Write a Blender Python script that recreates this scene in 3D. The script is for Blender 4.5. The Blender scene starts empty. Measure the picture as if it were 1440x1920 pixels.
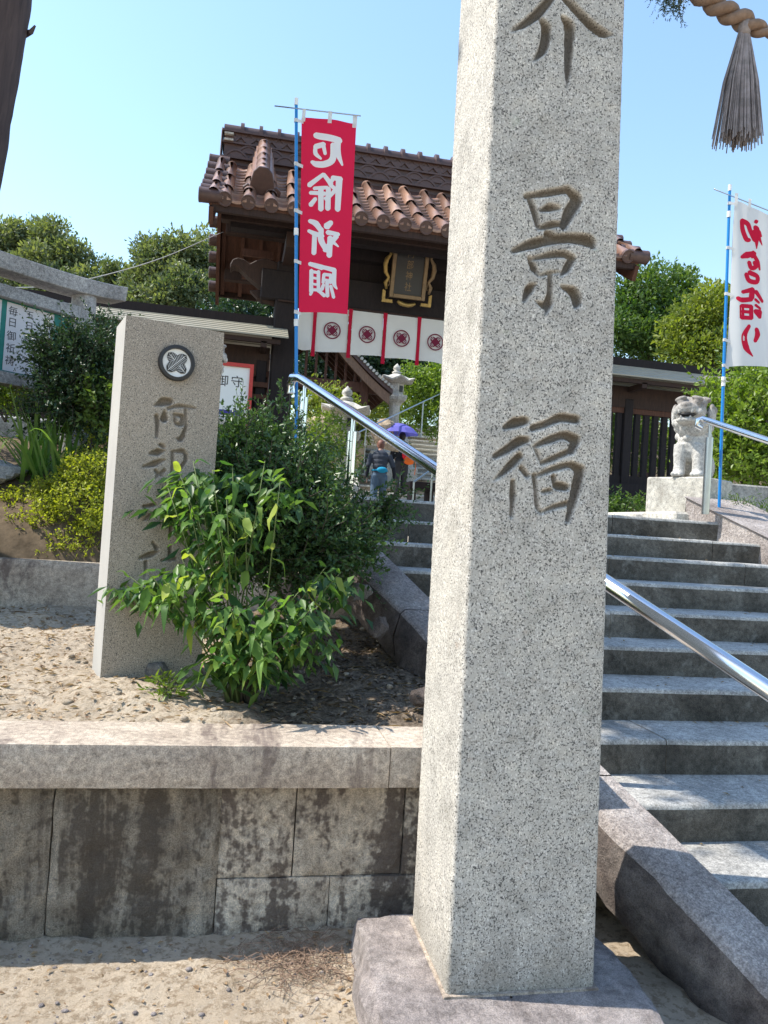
import bpy, bmesh, math, random
import numpy as np
from mathutils import Vector, Matrix, Quaternion

random.seed(7)
RNG = np.random.default_rng(7)
SC = bpy.context.scene
COL = SC.collection
rad = math.radians

# ------------------------------------------------------------------ camera
CAM_H, YAW, PITCH, ROLL, FPX = 1.5, rad(11), rad(1.2), rad(3.7), 1441.0
_f = Vector((math.sin(YAW) * math.cos(PITCH), math.cos(YAW) * math.cos(PITCH), math.sin(PITCH)))
_r0 = Vector((math.cos(YAW), -math.sin(YAW), 0))
_u0 = _r0.cross(_f)
_rt = _r0 * math.cos(ROLL) + _u0 * math.sin(ROLL)
_up = _rt.cross(_f)
cam_d = bpy.data.cameras.new('camera')
cam = bpy.data.objects.new('camera', cam_d)
COL.objects.link(cam)
cam.matrix_world = Matrix(((_rt.x, _up.x, -_f.x, 0), (_rt.y, _up.y, -_f.y, 0), (_rt.z, _up.z, -_f.z, CAM_H), (0, 0, 0, 1)))
cam_d.sensor_fit = 'VERTICAL'
cam_d.sensor_height = 36
cam_d.lens = FPX / 1920 * 36
cam_d.clip_start = 0.05
cam_d.clip_end = 2000
SC.camera = cam

# ------------------------------------------------------------------ sky, sun, exposure
SUN_EL, SUN_AZ = rad(54), rad(-79)          # azimuth from +Y towards +X
w = bpy.data.worlds.new('World')
SC.world = w
w.use_nodes = True
wn = w.node_tree
sky = wn.nodes.new('ShaderNodeTexSky')
sky.sky_type = 'NISHITA'
sky.sun_disc = False
sky.sun_elevation = SUN_EL
sky.sun_rotation = SUN_AZ % (2 * math.pi)
sky.altitude = 0
sky.air_density = 1.6
sky.dust_density = 0.6
sky.ozone_density = 4.2
wn.links.new(sky.outputs[0], wn.nodes['Background'].inputs[0])
wn.nodes['Background'].inputs[1].default_value = 0.133
sl = bpy.data.lights.new('sun', 'SUN')
sl.energy = 3.5
sl.angle = rad(0.53)
sl.color = (1.0, 0.94, 0.84)
sun = bpy.data.objects.new('sun', sl)
COL.objects.link(sun)
sdir = Vector((math.sin(SUN_AZ) * math.cos(SUN_EL), math.cos(SUN_AZ) * math.cos(SUN_EL), math.sin(SUN_EL)))
sun.rotation_euler = sdir.to_track_quat('Z', 'Y').to_euler()
sun.location = sdir * 60
SC.view_settings.view_transform = 'Standard'
SC.view_settings.look = 'None'
SC.view_settings.gamma = 1
SC.view_settings.use_curve_mapping = False
SC.view_settings.exposure = 1.15
SC.cycles.max_bounces = 7
SC.cycles.diffuse_bounces = 3
SC.cycles.transmission_bounces = 6

# ------------------------------------------------------------------ helpers
def at(px, py, d):
    """a point of the place, given where the photograph shows it and how far off it stands"""
    v = _f + _rt * ((px - 720) / FPX) + _up * ((960 - py) / FPX)
    return Vector((0, 0, CAM_H)) + v * d

ROOT = {}
def thing(name, label, cat, loc=(0, 0, 0), rz=0.0, group=None):
    o = bpy.data.objects.new(name, None)
    COL.objects.link(o)
    o.empty_display_size = 0.2
    o.location = loc
    o.rotation_euler = (0, 0, rz)
    tag(o, label, cat, group)
    ROOT[o.name] = Matrix.Translation(Vector(loc)) @ Matrix.Rotation(rz, 4, 'Z')
    return o

def tag(o, label=None, cat=None, group=None, kind=None):
    if label: o['label'] = label
    if cat: o['category'] = cat
    if group: o['group'] = group
    if kind: o['kind'] = kind
    return o

def rootmat(p):
    while p.parent is not None:
        p = p.parent
    return ROOT.get(p.name, Matrix.Identity(4))

def link(name, me, mat, parent=None):
    o = bpy.data.objects.new(name, me)
    COL.objects.link(o)
    if mat is not None and not me.materials:
        for m in (mat if isinstance(mat, (list, tuple)) else [mat]):
            me.materials.append(m)
    if parent is not None:
        o.parent = parent
    return o

def npmesh(name, V, Fs, mat=None, parent=None, smooth=False, attr=None, world=True, mi=None):
    """V (N,3); Fs: (M,k) int array. One mesh object. world=True: V are world coordinates."""
    V = np.asarray(V, dtype=np.float64).reshape(-1, 3)
    Fs = np.asarray(Fs, dtype=np.int32)
    if world and parent is not None:
        mi_ = np.array(rootmat(parent).inverted())
        V = V @ mi_[:3, :3].T + mi_[:3, 3]
    me = bpy.data.meshes.new(name)
    k = Fs.shape[1]
    me.vertices.add(len(V))
    me.vertices.foreach_set('co', V.astype(np.float32).ravel())
    me.loops.add(Fs.size)
    me.loops.foreach_set('vertex_index', Fs.ravel())
    me.polygons.add(len(Fs))
    me.polygons.foreach_set('loop_start', np.arange(0, Fs.size, k, dtype=np.int32))
    me.polygons.foreach_set('loop_total', np.full(len(Fs), k, dtype=np.int32))
    if smooth:
        me.polygons.foreach_set('use_smooth', np.ones(len(Fs), dtype=bool))
    if mi is not None:
        me.polygons.foreach_set('material_index', np.asarray(mi, dtype=np.int32))
    if attr is not None:
        for an, av in attr.items():
            a = me.attributes.new(an, 'FLOAT', 'POINT')
            a.data.foreach_set('value', np.asarray(av, dtype=np.float32))
    me.update(calc_edges=True)
    me.validate()
    return link(name, me, mat, parent)

class MB:
    """collects shapes for ONE mesh"""
    def __init__(s):
        s.v = []; s.f = []; s.m = []; s.mi = 0
    def add(s, vs, fs):
        n = len(s.v)
        s.v += [tuple(v) for v in vs]
        s.f += [tuple(i + n for i in f) for f in fs]
        s.m += [s.mi] * len(fs)
        return s
    def box(s, a, b, rot=None, o=None):
        x0, y0, z0 = a; x1, y1, z1 = b
        vs = [Vector(p) for p in ((x0, y0, z0), (x1, y0, z0), (x1, y1, z0), (x0, y1, z0), (x0, y0, z1), (x1, y0, z1), (x1, y1, z1), (x0, y1, z1))]
        if rot is not None:
            o = Vector(o) if o is not None else sum(vs, Vector()) / 8
            vs = [o + rot @ (v - o) for v in vs]
        return s.add(vs, [(0, 3, 2, 1), (4, 5, 6, 7), (0, 1, 5, 4), (1, 2, 6, 5), (2, 3, 7, 6), (3, 0, 4, 7)])
    def bar(s, p, q, wx, wz, up=(0, 0, 1)):
        p, q, up = Vector(p), Vector(q), Vector(up)
        d = (q - p).normalized(); r = d.cross(up).normalized(); u = r.cross(d)
        vs = [e + r * (a * wx / 2) + u * (b * wz / 2) for e in (p, q) for a, b in ((-1, -1), (1, -1), (1, 1), (-1, 1))]
        return s.add(vs, [(0, 1, 2, 3), (7, 6, 5, 4), (0, 4, 5, 1), (1, 5, 6, 2), (2, 6, 7, 3), (3, 7, 4, 0)])
    def tube(s, pts, rs, n=10, caps=True):
        pts = [Vector(p) for p in pts]
        if not isinstance(rs, (list, tuple)): rs = [rs] * len(pts)
        rings = []; ref = None
        for i, p in enumerate(pts):
            d = (pts[min(i + 1, len(pts) - 1)] - pts[max(i - 1, 0)]).normalized()
            if ref is None:
                ref = d.orthogonal().normalized()
            ref = (ref - d * ref.dot(d)).normalized()
            b = d.cross(ref)
            rings.append([p + (ref * math.cos(2 * math.pi * k / n) + b * math.sin(2 * math.pi * k / n)) * rs[i] for k in range(n)])
        vs = [v for r in rings for v in r]
        fs = [(i * n + k, i * n + (k + 1) % n, (i + 1) * n + (k + 1) % n, (i + 1) * n + k) for i in range(len(pts) - 1) for k in range(n)]
        if caps:
            fs.append(tuple(range(n))[::-1]); fs.append(tuple(range((len(pts) - 1) * n, len(pts) * n)))
        return s.add(vs, fs)
    def lathe(s, prof, n=16, o=(0, 0, 0), rz=0.0, sx=1, sy=1):
        o = Vector(o)
        vs = [o + Vector((r * math.cos(rz + 2 * math.pi * k / n) * sx, r * math.sin(rz + 2 * math.pi * k / n) * sy, z)) for r, z in prof for k in range(n)]
        fs = [(i * n + k, i * n + (k + 1) % n, (i + 1) * n + (k + 1) % n, (i + 1) * n + k) for i in range(len(prof) - 1) for k in range(n)]
        fs.append(tuple(range(n))[::-1]); fs.append(tuple(range((len(prof) - 1) * n, len(prof) * n)))
        return s.add(vs, fs)
    def prism(s, poly, vec):
        vec = Vector(vec); n = len(poly)
        vs = [Vector(p) for p in poly] + [Vector(p) + vec for p in poly]
        fs = [tuple(range(n))[::-1], tuple(range(n, 2 * n))] + [(i, (i + 1) % n, n + (i + 1) % n, n + i) for i in range(n)]
        return s.add(vs, fs)
    def ball(s, c, r, n=10, m=7, rot=None):
        c = Vector(c); r = Vector(r) if hasattr(r, '__len__') else Vector((r, r, r))
        vs = []
        for i in range(m + 1):
            t = math.pi * i / m
            for k in range(n):
                a = 2 * math.pi * k / n
                v = Vector((r.x * math.sin(t) * math.cos(a), r.y * math.sin(t) * math.sin(a), r.z * math.cos(t)))
                vs.append(c + (rot @ v if rot is not None else v))
        fs = [(i * n + k, (i + 1) * n + k, (i + 1) * n + (k + 1) % n, i * n + (k + 1) % n) for i in range(m) for k in range(n)]
        return s.add(vs, fs)
    def build(s, name, mat, parent=None, smooth=False, world=True, bevel=0.0, seg=1, angle=None, fix=True):
        vs = s.v
        if world and parent is not None:
            M_ = rootmat(parent).inverted()
            vs = [M_ @ Vector(v) for v in vs]
        me = bpy.data.meshes.new(name)
        bm = bmesh.new()
        bv = [bm.verts.new(v) for v in vs]
        for f, mi in zip(s.f, s.m):
            try:
                fc = bm.faces.new([bv[i] for i in f]); fc.material_index = mi
            except ValueError:
                pass
        bmesh.ops.remove_doubles(bm, verts=bm.verts, dist=1e-6)
        if fix:
            bmesh.ops.recalc_face_normals(bm, faces=bm.faces)
        if bevel > 0:
            es = [e for e in bm.edges if len(e.link_faces) == 2 and e.calc_face_angle(0) > 0.5]
            bmesh.ops.bevel(bm, geom=es, offset=bevel, segments=seg, affect='EDGES', profile=0.5)
        bm.to_mesh(me); bm.free()
        if smooth:
            me.polygons.foreach_set('use_smooth', np.ones(len(me.polygons), dtype=bool))
            if angle is not None and hasattr(me, 'set_sharp_from_angle'):
                me.set_sharp_from_angle(angle=rad(angle))
        return link(name, me, mat, parent)

def struct(o):
    o['kind'] = 'structure'
    return o

def vnoise(x, y, seed=0):
    """smooth value noise 0..1 on arrays"""
    x = np.asarray(x, float); y = np.asarray(y, float)
    xi = np.floor(x).astype(np.int64); yi = np.floor(y).astype(np.int64)
    fx = x - xi; fy = y - yi
    fx = fx * fx * (3 - 2 * fx); fy = fy * fy * (3 - 2 * fy)
    def h(a, b):
        n = (a * 374761393 + b * 668265263 + seed * 974711) & 0x7fffffff
        n = ((n ^ (n >> 13)) * 1274126177) & 0x7fffffff
        return ((n ^ (n >> 16)) & 0xffff) / 65535.0
    return (h(xi, yi) * (1 - fx) + h(xi + 1, yi) * fx) * (1 - fy) + (h(xi, yi + 1) * (1 - fx) + h(xi + 1, yi + 1) * fx) * fy

def fbm(x, y, seed=0, o=4):
    t = 0; a = 0.5; s = 1.0
    for i in range(o):
        t = t + a * (vnoise(np.asarray(x) * s, np.asarray(y) * s, seed + i) - 0.5); a *= 0.5; s *= 2.07
    return t

def gridmesh(name, X, Y, Z, mat, parent=None, smooth=True, mi=None):
    ny, nx = X.shape
    V = np.stack([X, Y, Z], -1).reshape(-1, 3)
    i = np.arange(ny - 1)[:, None] * nx + np.arange(nx - 1)[None, :]
    F_ = np.stack([i, i + 1, i + nx + 1, i + nx], -1).reshape(-1, 4)
    return npmesh(name, V, F_, mat, parent, smooth=smooth)

def apply_mods(o, name=None):
    dg = bpy.context.evaluated_depsgraph_get()
    dg.update()
    me = bpy.data.meshes.new_from_object(o.evaluated_get(dg))
    return me

def remesh_build(mb, name, mat, parent, voxel, smooth_it=6, factor=0.5, world=False):
    """one continuous skin over overlapping shapes"""
    me = bpy.data.meshes.new('tmp')
    me.from_pydata([tuple(v) for v in mb.v], [], mb.f)
    o = bpy.data.objects.new('tmp', me)
    COL.objects.link(o)
    m = o.modifiers.new('r', 'REMESH'); m.mode = 'VOXEL'; m.voxel_size = voxel; m.use_smooth_shade = True
    if smooth_it:
        k = o.modifiers.new('s', 'SMOOTH'); k.iterations = smooth_it; k.factor = factor
    me2 = apply_mods(o)
    bpy.data.objects.remove(o); bpy.data.meshes.remove(me)
    me2.name = name; me2.materials.clear()
    me2.polygons.foreach_set('use_smooth', np.ones(len(me2.polygons), dtype=bool))
    return link(name, me2, mat, parent)

def textmesh(body, size):
    cu = bpy.data.curves.new('t', 'FONT'); cu.body = body; cu.size = size
    cu.align_x = 'CENTER'; cu.align_y = 'CENTER'; cu.resolution_u = 3
    o = bpy.data.objects.new('t', cu); COL.objects.link(o)
    me = apply_mods(o)
    bpy.data.objects.remove(o); bpy.data.curves.remove(cu)
    me.materials.clear()
    return me

def parse(txt):
    return [[tuple(float(v) for v in p.split(',')) for p in ln.split()] for ln in txt.strip().splitlines()]

def sample(st, step):
    """smooth resampling of a stroke [(a,b,r)...]"""
    P = [np.array(p) for p in st]
    if len(P) == 1: return [P[0]]
    Q = [2 * P[0] - P[1]] + P + [2 * P[-1] - P[-2]]
    out = []
    for i in range(1, len(Q) - 2):
        p0, p1, p2, p3 = Q[i - 1], Q[i], Q[i + 1], Q[i + 2]
        n = max(2, int(np.linalg.norm(p2[:2] - p1[:2]) / step))
        for k in range(n):
            t = k / n
            c = 0.5 * (2 * p1 + (p2 - p0) * t + (2 * p0 - 5 * p1 + 4 * p2 - p3) * t * t + (3 * p1 - p0 - 3 * p2 + p3) * t ** 3)
            c[2] = p1[2] * (1 - t) + p2[2] * t
            out.append(c)
    out.append(P[-1])
    return out

def stroke_ribbons(strokes, fn, step=0.01):
    """flat brush strokes laid on a surface: fn(a, b, lift) -> point"""
    mb = MB()
    for k, st in enumerate(strokes):
        S = sample(st, step)
        lift = 0.0012 + 0.00012 * (k % 12)
        L = []; R = []
        for i, s in enumerate(S):
            d = S[min(i + 1, len(S) - 1)][:2] - S[max(i - 1, 0)][:2]
            d = d / (np.linalg.norm(d) + 1e-9)
            n = np.array([-d[1], d[0]])
            L.append(s[:2] + n * s[2]); R.append(s[:2] - n * s[2])
        d0 = (S[0][:2] - S[1][:2]); d0 = d0 / (np.linalg.norm(d0) + 1e-9)
        d1 = (S[-1][:2] - S[-2][:2]); d1 = d1 / (np.linalg.norm(d1) + 1e-9)
        c0 = S[0][:2] + d0 * S[0][2] * 0.75; c1 = S[-1][:2] + d1 * S[-1][2] * 0.75
        A = [0.5 * (L[0] + c0) + d0 * S[0][2] * .2, c0, 0.5 * (R[0] + c0) + d0 * S[0][2] * .2]
        B = [0.5 * (R[-1] + c1) + d1 * S[-1][2] * .2, c1, 0.5 * (L[-1] + c1) + d1 * S[-1][2] * .2]
        n = len(S)
        pts = [fn(p[0], p[1], lift) for p in L + R + A + B]
        fs = [(i, i + 1, n + i + 1, n + i) for i in range(n - 1)]
        fs.append((0, n, 2 * n + 2, 2 * n + 1, 2 * n)); fs.append((2 * n - 1, n - 1, 2 * n + 5, 2 * n + 4, 2 * n + 3))
        mb.add(pts, fs)
    return mb

def carve(strokes, A, B, depth_k=1.15, dmax=0.022, step=0.002):
    """depth field of chiselled strokes on grids A, B (metres)"""
    dep = np.zeros_like(A)
    a_ax, b_ax = A[0], B[:, 0]
    for st in strokes:
        for s in sample(st, step):
            a, b, r = s
            i0, i1 = np.searchsorted(a_ax, [a - r, a + r]); j0, j1 = np.searchsorted(b_ax, [b - r, b + r])
            if i1 <= i0 or j1 <= j0: continue
            q = ((A[j0:j1, i0:i1] - a) ** 2 + (B[j0:j1, i0:i1] - b) ** 2) / (r * r)
            dd = min(dmax, r * depth_k) * np.clip(1 - q, 0, 1) ** 0.5
            dep[j0:j1, i0:i1] = np.maximum(dep[j0:j1, i0:i1], dd)
    return dep

# ------------------------------------------------------------------ materials
def mk(name):
    m = bpy.data.materials.new(name); m.use_nodes = True
    nt = m.node_tree
    return m, nt, nt.nodes['Principled BSDF']

def nd(nt, t, **kw):
    n = nt.nodes.new('ShaderNode' + t)
    for k, v in kw.items():
        kk = k.replace('_', ' ')
        if kk in n.inputs:
            n.inputs[kk].default_value = v
        elif k in n.inputs:
            n.inputs[k].default_value = v
        else:
            setattr(n, k, v)
    return n

def ramp(nt, fac, stops):
    r = nt.nodes.new('ShaderNodeValToRGB')
    e = r.color_ramp.elements
    while len(e) < len(stops): e.new(0.5)
    for i, (p, c) in enumerate(stops):
        e[i].position = p
        e[i].color = (c, c, c, 1) if not hasattr(c, '__len__') else (*c, 1)
    nt.links.new(fac, r.inputs[0])
    return r.outputs[0]

def mix(nt, fac, a, b, mode='MIX'):
    m = nt.nodes.new('ShaderNodeMix'); m.data_type = 'RGBA'; m.blend_type = mode
    for sock, val in ((m.inputs[0], fac), (m.inputs[6], a), (m.inputs[7], b)):
        if hasattr(val, 'is_linked') or hasattr(val, 'links'):
            nt.links.new(val, sock)
        elif hasattr(val, '__len__'):
            sock.default_value = (*val, 1)
        else:
            sock.default_value = val
    return m.outputs[2]

def noise(nt, co, scale, detail=4, rough=0.55, stretch=None, dist=0.0):
    if stretch is not None:
        mp = nd(nt, 'Mapping'); mp.inputs['Scale'].default_value = stretch
        nt.links.new(co, mp.inputs[0]); co = mp.outputs[0]
    n = nd(nt, 'TexNoise', Scale=scale, Detail=detail, Roughness=rough, Distortion=dist)
    nt.links.new(co, n.inputs['Vector'])
    return n.outputs['Fac']

def bump(nt, b, h, strength=0.4, dist=0.01, prev=None):
    n = nd(nt, 'Bump', Strength=strength, Distance=dist)
    nt.links.new(h, n.inputs['Height'])
    if prev is not None: nt.links.new(prev, n.inputs['Normal'])
    nt.links.new(n.outputs[0], b.inputs['Normal'])
    return n.outputs[0]

def stone(name, base, base2, dark, light, speck=220, speck_amt=(0.40, 0.62), stain=None, stain_lo=0.5, stain_hi=0.62, stain_scale=3.0, stain_stretch=(1, 1, 1), stain_amt=0.8, rough=0.8, bmp=0.5, bdist=0.004, dirt=None, lichen=None, foot=None, drift=False):
    m, nt, b = mk(name)
    co = nd(nt, 'TexCoord').outputs['Object']
    c = mix(nt, ramp(nt, noise(nt, co, 2.3, 5), [(0.35, 0.0), (0.65, 1.0)]), base, base2)
    sp = noise(nt, co, speck, 2, 0.6)
    c = mix(nt, ramp(nt, sp, [(speck_amt[0] - 0.06, 1.0), (speck_amt[0], 0.0)]), c, dark)
    sp2 = noise(nt, co, speck * 0.83, 2, 0.6, stretch=(1.1, 1.1, 0.9))
    c = mix(nt, ramp(nt, sp2, [(speck_amt[1], 0.0), (speck_amt[1] + 0.06, 1.0)]), c, light)
    if drift:      # tonal drift, pale green and rusty blooms in the granite
        c = mix(nt, .9, c, ramp(nt, noise(nt, co, 9, 8, .68), [(.34, (.74, .74, .73)), (.5, (1, 1, 1)), (.66, (1.16, 1.15, 1.12))]), 'MULTIPLY')
        c = mix(nt, ramp(nt, noise(nt, co, 13, 5, .6, stretch=(1, 1, 1.3)), [(.64, 0.), (.74, .30)]), c, (.36, .40, .30))
        c = mix(nt, ramp(nt, noise(nt, co, 11, 5, .6, stretch=(1.3, 1, 1)), [(.66, 0.), (.76, .28)]), c, (.44, .30, .22))
    if stain is not None:
        s1 = noise(nt, co, stain_scale, 6, 0.62, stretch=stain_stretch, dist=0.3)
        f = ramp(nt, s1, [(stain_lo, 0.0), (stain_hi, stain_amt)])
        c = mix(nt, f, c, stain)
    if lichen is not None:
        l1 = noise(nt, co, 9, 6, 0.7)
        c = mix(nt, ramp(nt, l1, [(0.58, 0.0), (0.68, 0.75)]), c, lichen)
    if foot is not None:      # splashed grime and streaks with their own outline
        sx = nd(nt, 'SeparateXYZ'); nt.links.new(co, sx.inputs[0])
        mm = nd(nt, 'Math', operation='MULTIPLY_ADD'); nt.links.new(noise(nt, co, 6, 7, .7, stretch=(2.5, 2.5, .7)), mm.inputs[0]); mm.inputs[1].default_value = .55; nt.links.new(sx.outputs[2], mm.inputs[2])
        c = mix(nt, ramp(nt, mm.outputs[0], [(.22, .60), (.48, 0.0)]), c, foot[1])
        stv = noise(nt, co, 3.2, 8, .7, stretch=(4.5, 4.5, .28))
        c = mix(nt, ramp(nt, stv, [(.60, 0.0), (.76, .30)]), c, foot[1])
    if dirt is not None:
        at_ = nd(nt, 'Attribute', attribute_name='carve')
        c = mix(nt, at_.outputs['Fac'], c, dirt)
    nt.links.new(c, b.inputs['Base Color'])
    b.inputs['Roughness'].default_value = rough
    b.inputs['Specular IOR Level'].default_value = 0.3
    h = mix(nt, 0.5, noise(nt, co, speck * 0.7, 3, 0.6), noise(nt, co, 40, 5, 0.65))
    bump(nt, b, h, bmp, bdist)
    return m

def weathered(name, dark, base, light, stain=None, st=(1, 1, 1), lo=.5, hi=.62, amt=.7, bmp=.8, bd=.02, mid=20, speck=240, rough=.88, sm=.18, top=None):
    """old stone: smooth tonal drift at several scales, soft run-off stains, fine grain"""
    m, nt, b = mk(name)
    co = nd(nt, 'TexCoord').outputs['Object']
    big = noise(nt, co, 2.7, 10, .68, dist=.4)
    c = ramp(nt, big, [(.30, dark), (.50, base), (.70, light)])
    md = noise(nt, co, mid, 9, .72)
    c = mix(nt, .8, c, ramp(nt, md, [(.32, (.42, .41, .40)), (.50, (1, 1, 1)), (.68, (1.55, 1.53, 1.48))]), 'MULTIPLY')
    fine = noise(nt, co, speck, 3, .6)
    c = mix(nt, .75, c, ramp(nt, fine, [(.36, (.58, .57, .56)), (.5, (1, 1, 1)), (.64, (1.38, 1.37, 1.35))]), 'MULTIPLY')
    if stain is not None:
        s1 = noise(nt, co, 2.3, 9, .66, stretch=st, dist=.5)
        s2 = noise(nt, co, 30, 6, .7)
        sf = mix(nt, sm, s1, s2)
        c = mix(nt, ramp(nt, sf, [(lo, 0.0), (hi, amt)]), c, stain)
    if top is not None:      # lichen that has settled on the upper part
        sx = nd(nt, 'SeparateXYZ'); nt.links.new(co, sx.inputs[0])
        mm = nd(nt, 'Math', operation='MULTIPLY_ADD'); nt.links.new(noise(nt, co, 14, 6, .7), mm.inputs[0]); mm.inputs[1].default_value = .22; nt.links.new(sx.outputs[2], mm.inputs[2])
        c = mix(nt, ramp(nt, mm.outputs[0], [(top[0], 0.0), (top[0] + .06, .65)]), c, top[1])
    nt.links.new(c, b.inputs['Base Color'])
    b.inputs['Roughness'].default_value = rough
    b.inputs['Specular IOR Level'].default_value = .25
    n1 = bump(nt, b, md, bmp, bd)
    bump(nt, b, fine, .5, .003, n1)
    return m

def plain(name, col, rough=0.5, metal=0.0, var=0.12, scale=8, bmp=0.0, stretch=None, spec=0.5, col2=None):
    m, nt, b = mk(name)
    co = nd(nt, 'TexCoord').outputs['Object']
    n = noise(nt, co, scale, 5, 0.6, stretch=stretch)
    c2 = col2 if col2 is not None else tuple(x * (1 - 2 * var) for x in col)
    nt.links.new(mix(nt, ramp(nt, n, [(0.3, 0.0), (0.7, 1.0)]), col, c2), b.inputs['Base Color'])
    b.inputs['Roughness'].default_value = rough
    b.inputs['Metallic'].default_value = metal
    b.inputs['Specular IOR Level'].default_value = spec
    if bmp > 0: bump(nt, b, n, bmp, 0.01)
    return m

def leafmat(name, c_dark, c_light, transl=0.35, rough=0.42, obj_random=False, hue=None, spec=0.4):
    m, nt, b = mk(name)
    if obj_random:
        v = nd(nt, 'ObjectInfo').outputs['Random']
    else:
        v = nd(nt, 'Attribute', attribute_name='v').outputs['Fac']
    stops = [(0.0, c_dark), (1.0, c_light)] if hue is None else [(0.0, c_dark), (0.8, c_light), (1.0, hue)]
    c = ramp(nt, v, stops)
    nt.links.new(c, b.inputs['Base Color'])
    b.inputs['Roughness'].default_value = rough
    b.inputs['Specular IOR Level'].default_value = spec
    t = nd(nt, 'BsdfTranslucent')
    tc = mix(nt, 1.0, c, (1.35, 1.45, 0.55), 'MULTIPLY')
    nt.links.new(tc, t.inputs['Color'])
    mx = nd(nt, 'MixShader'); mx.inputs[0].default_value = transl
    nt.links.new(b.outputs[0], mx.inputs[1]); nt.links.new(t.outputs[0], mx.inputs[2])
    nt.links.new(mx.outputs[0], nt.nodes['Material Output'].inputs[0])
    return m

def cloth(name, col, transl=0.3, rough=0.8, col2=None):
    m, nt, b = mk(name)
    co = nd(nt, 'TexCoord').outputs['Object']
    n = noise(nt, co, 5, 4, 0.5)
    c = mix(nt, n, col, col2 if col2 else tuple(x * 0.9 for x in col))
    nt.links.new(c, b.inputs['Base Color'])
    b.inputs['Roughness'].default_value = rough
    b.inputs['Specular IOR Level'].default_value = 0.15
    t = nd(nt, 'BsdfTranslucent'); nt.links.new(c, t.inputs['Color'])
    mx = nd(nt, 'MixShader'); mx.inputs[0].default_value = transl
    nt.links.new(b.outputs[0], mx.inputs[1]); nt.links.new(t.outputs[0], mx.inputs[2])
    nt.links.new(mx.outputs[0], nt.nodes['Material Output'].inputs[0])
    return m

def wood(name, c1, c2, stretch=(12, 2, 2), rough=0.75):
    m, nt, b = mk(name)
    co = nd(nt, 'TexCoord').outputs['Object']
    n = noise(nt, co, 4, 6, 0.65, stretch=stretch, dist=0.4)
    nt.links.new(mix(nt, ramp(nt, n, [(0.3, 0.0), (0.7, 1.0)]), c1, c2), b.inputs['Base Color'])
    b.inputs['Roughness'].default_value = rough
    b.inputs['Specular IOR Level'].default_value = 0.25
    bump(nt, b, n, 0.3, 0.006)
    return m

M = {}
M['granite'] = stone('granite', (.46, .43, .38), (.41, .385, .345), (.085, .08, .075), (.64, .605, .55), 195, (.455, .575), stain=(.30, .27, .21), stain_scale=1.6, stain_stretch=(1.5, 1.5, .8), stain_lo=.56, stain_hi=.75, stain_amt=.35, dirt=(.10, .078, .056), drift=True, bmp=.5, bdist=.003, foot=(.42, (.17, .15, .12)))
M['sign_stone'] = stone('sign_stone', (.37, .315, .25), (.31, .27, .22), (.11, .098, .085), (.52, .46, .385), 240, (.46, .59), dirt=(.10, .082, .06), bmp=.35, bdist=.003)
M['sign_side'] = stone('sign_side', (.40, .385, .355), (.35, .335, .31), (.25, .24, .225), (.50, .485, .45), 170, (.35, .70), bmp=.3, bdist=.003)
M['wall_stone'] = weathered('wall_stone', (.34, .28, .215), (.57, .485, .385), (.80, .72, .60), stain=(.09, .066, .056), st=(2.9, 1.0, .65), lo=.470, hi=.535, amt=.84, bmp=1.0, bd=.034, mid=24, sm=.42)
M['wall_render'] = weathered('wall_render', (.32, .262, .20), (.53, .45, .352), (.74, .655, .54), stain=(.11, .086, .068), st=(3.6, 1, .50), lo=.480, hi=.545, amt=.80, bmp=1.0, bd=.06, mid=15, sm=.42)
M['coping'] = weathered('coping', (.28, .225, .18), (.42, .352, .285), (.56, .49, .41), stain=(.105, .075, .068), st=(2.6, .7, .8), lo=.53, hi=.62, amt=.72, bmp=.7, bd=.010, mid=40)
M['plinth'] = weathered('plinth', (.19, .165, .158), (.275, .242, .232), (.37, .335, .32), stain=(.12, .105, .09), st=(1.4, 1.4, 1.4), lo=.52, hi=.68, amt=.55, bmp=.9, bd=.022, mid=20)
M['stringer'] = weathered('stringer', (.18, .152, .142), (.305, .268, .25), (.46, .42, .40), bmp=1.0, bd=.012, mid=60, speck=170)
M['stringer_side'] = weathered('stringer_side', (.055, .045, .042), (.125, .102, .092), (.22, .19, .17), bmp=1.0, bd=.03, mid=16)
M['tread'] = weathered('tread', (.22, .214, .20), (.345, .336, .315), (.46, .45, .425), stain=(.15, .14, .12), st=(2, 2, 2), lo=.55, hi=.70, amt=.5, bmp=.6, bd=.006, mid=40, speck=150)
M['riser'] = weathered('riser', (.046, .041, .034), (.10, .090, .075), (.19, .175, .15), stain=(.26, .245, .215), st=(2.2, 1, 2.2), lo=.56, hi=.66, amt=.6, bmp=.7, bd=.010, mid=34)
M['grey_stone'] = weathered('grey_stone', (.20, .19, .175), (.31, .30, .28), (.42, .41, .385), stain=(.12, .11, .095), lo=.52, hi=.68, amt=.5, bmp=.7, bd=.014, mid=24)
M['pale_stone'] = weathered('pale_stone', (.32, .30, .26), (.47, .45, .40), (.56, .54, .49), stain=(.22, .19, .15), st=(2.4, 2.4, .7), lo=.54, hi=.68, amt=.55, bmp=.5, bd=.008, mid=30)
M['statue'] = weathered('statue', (.32, .31, .29), (.44, .43, .405), (.52, .51, .485), stain=(.17, .14, .125), st=(2.2, 2.2, 2.2), lo=.58, hi=.68, amt=.5, bmp=.5, bd=.006, mid=45, top=(.69, (.15, .125, .11)))
M['rock'] = weathered('rock', (.09, .085, .078), (.19, .178, .165), (.33, .31, .285), bmp=1.0, bd=.03, mid=14)
M['rock_tan'] = weathered('rock_tan', (.22, .165, .115), (.38, .295, .21), (.52, .43, .33), bmp=1.0, bd=.04, mid=7)
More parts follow.
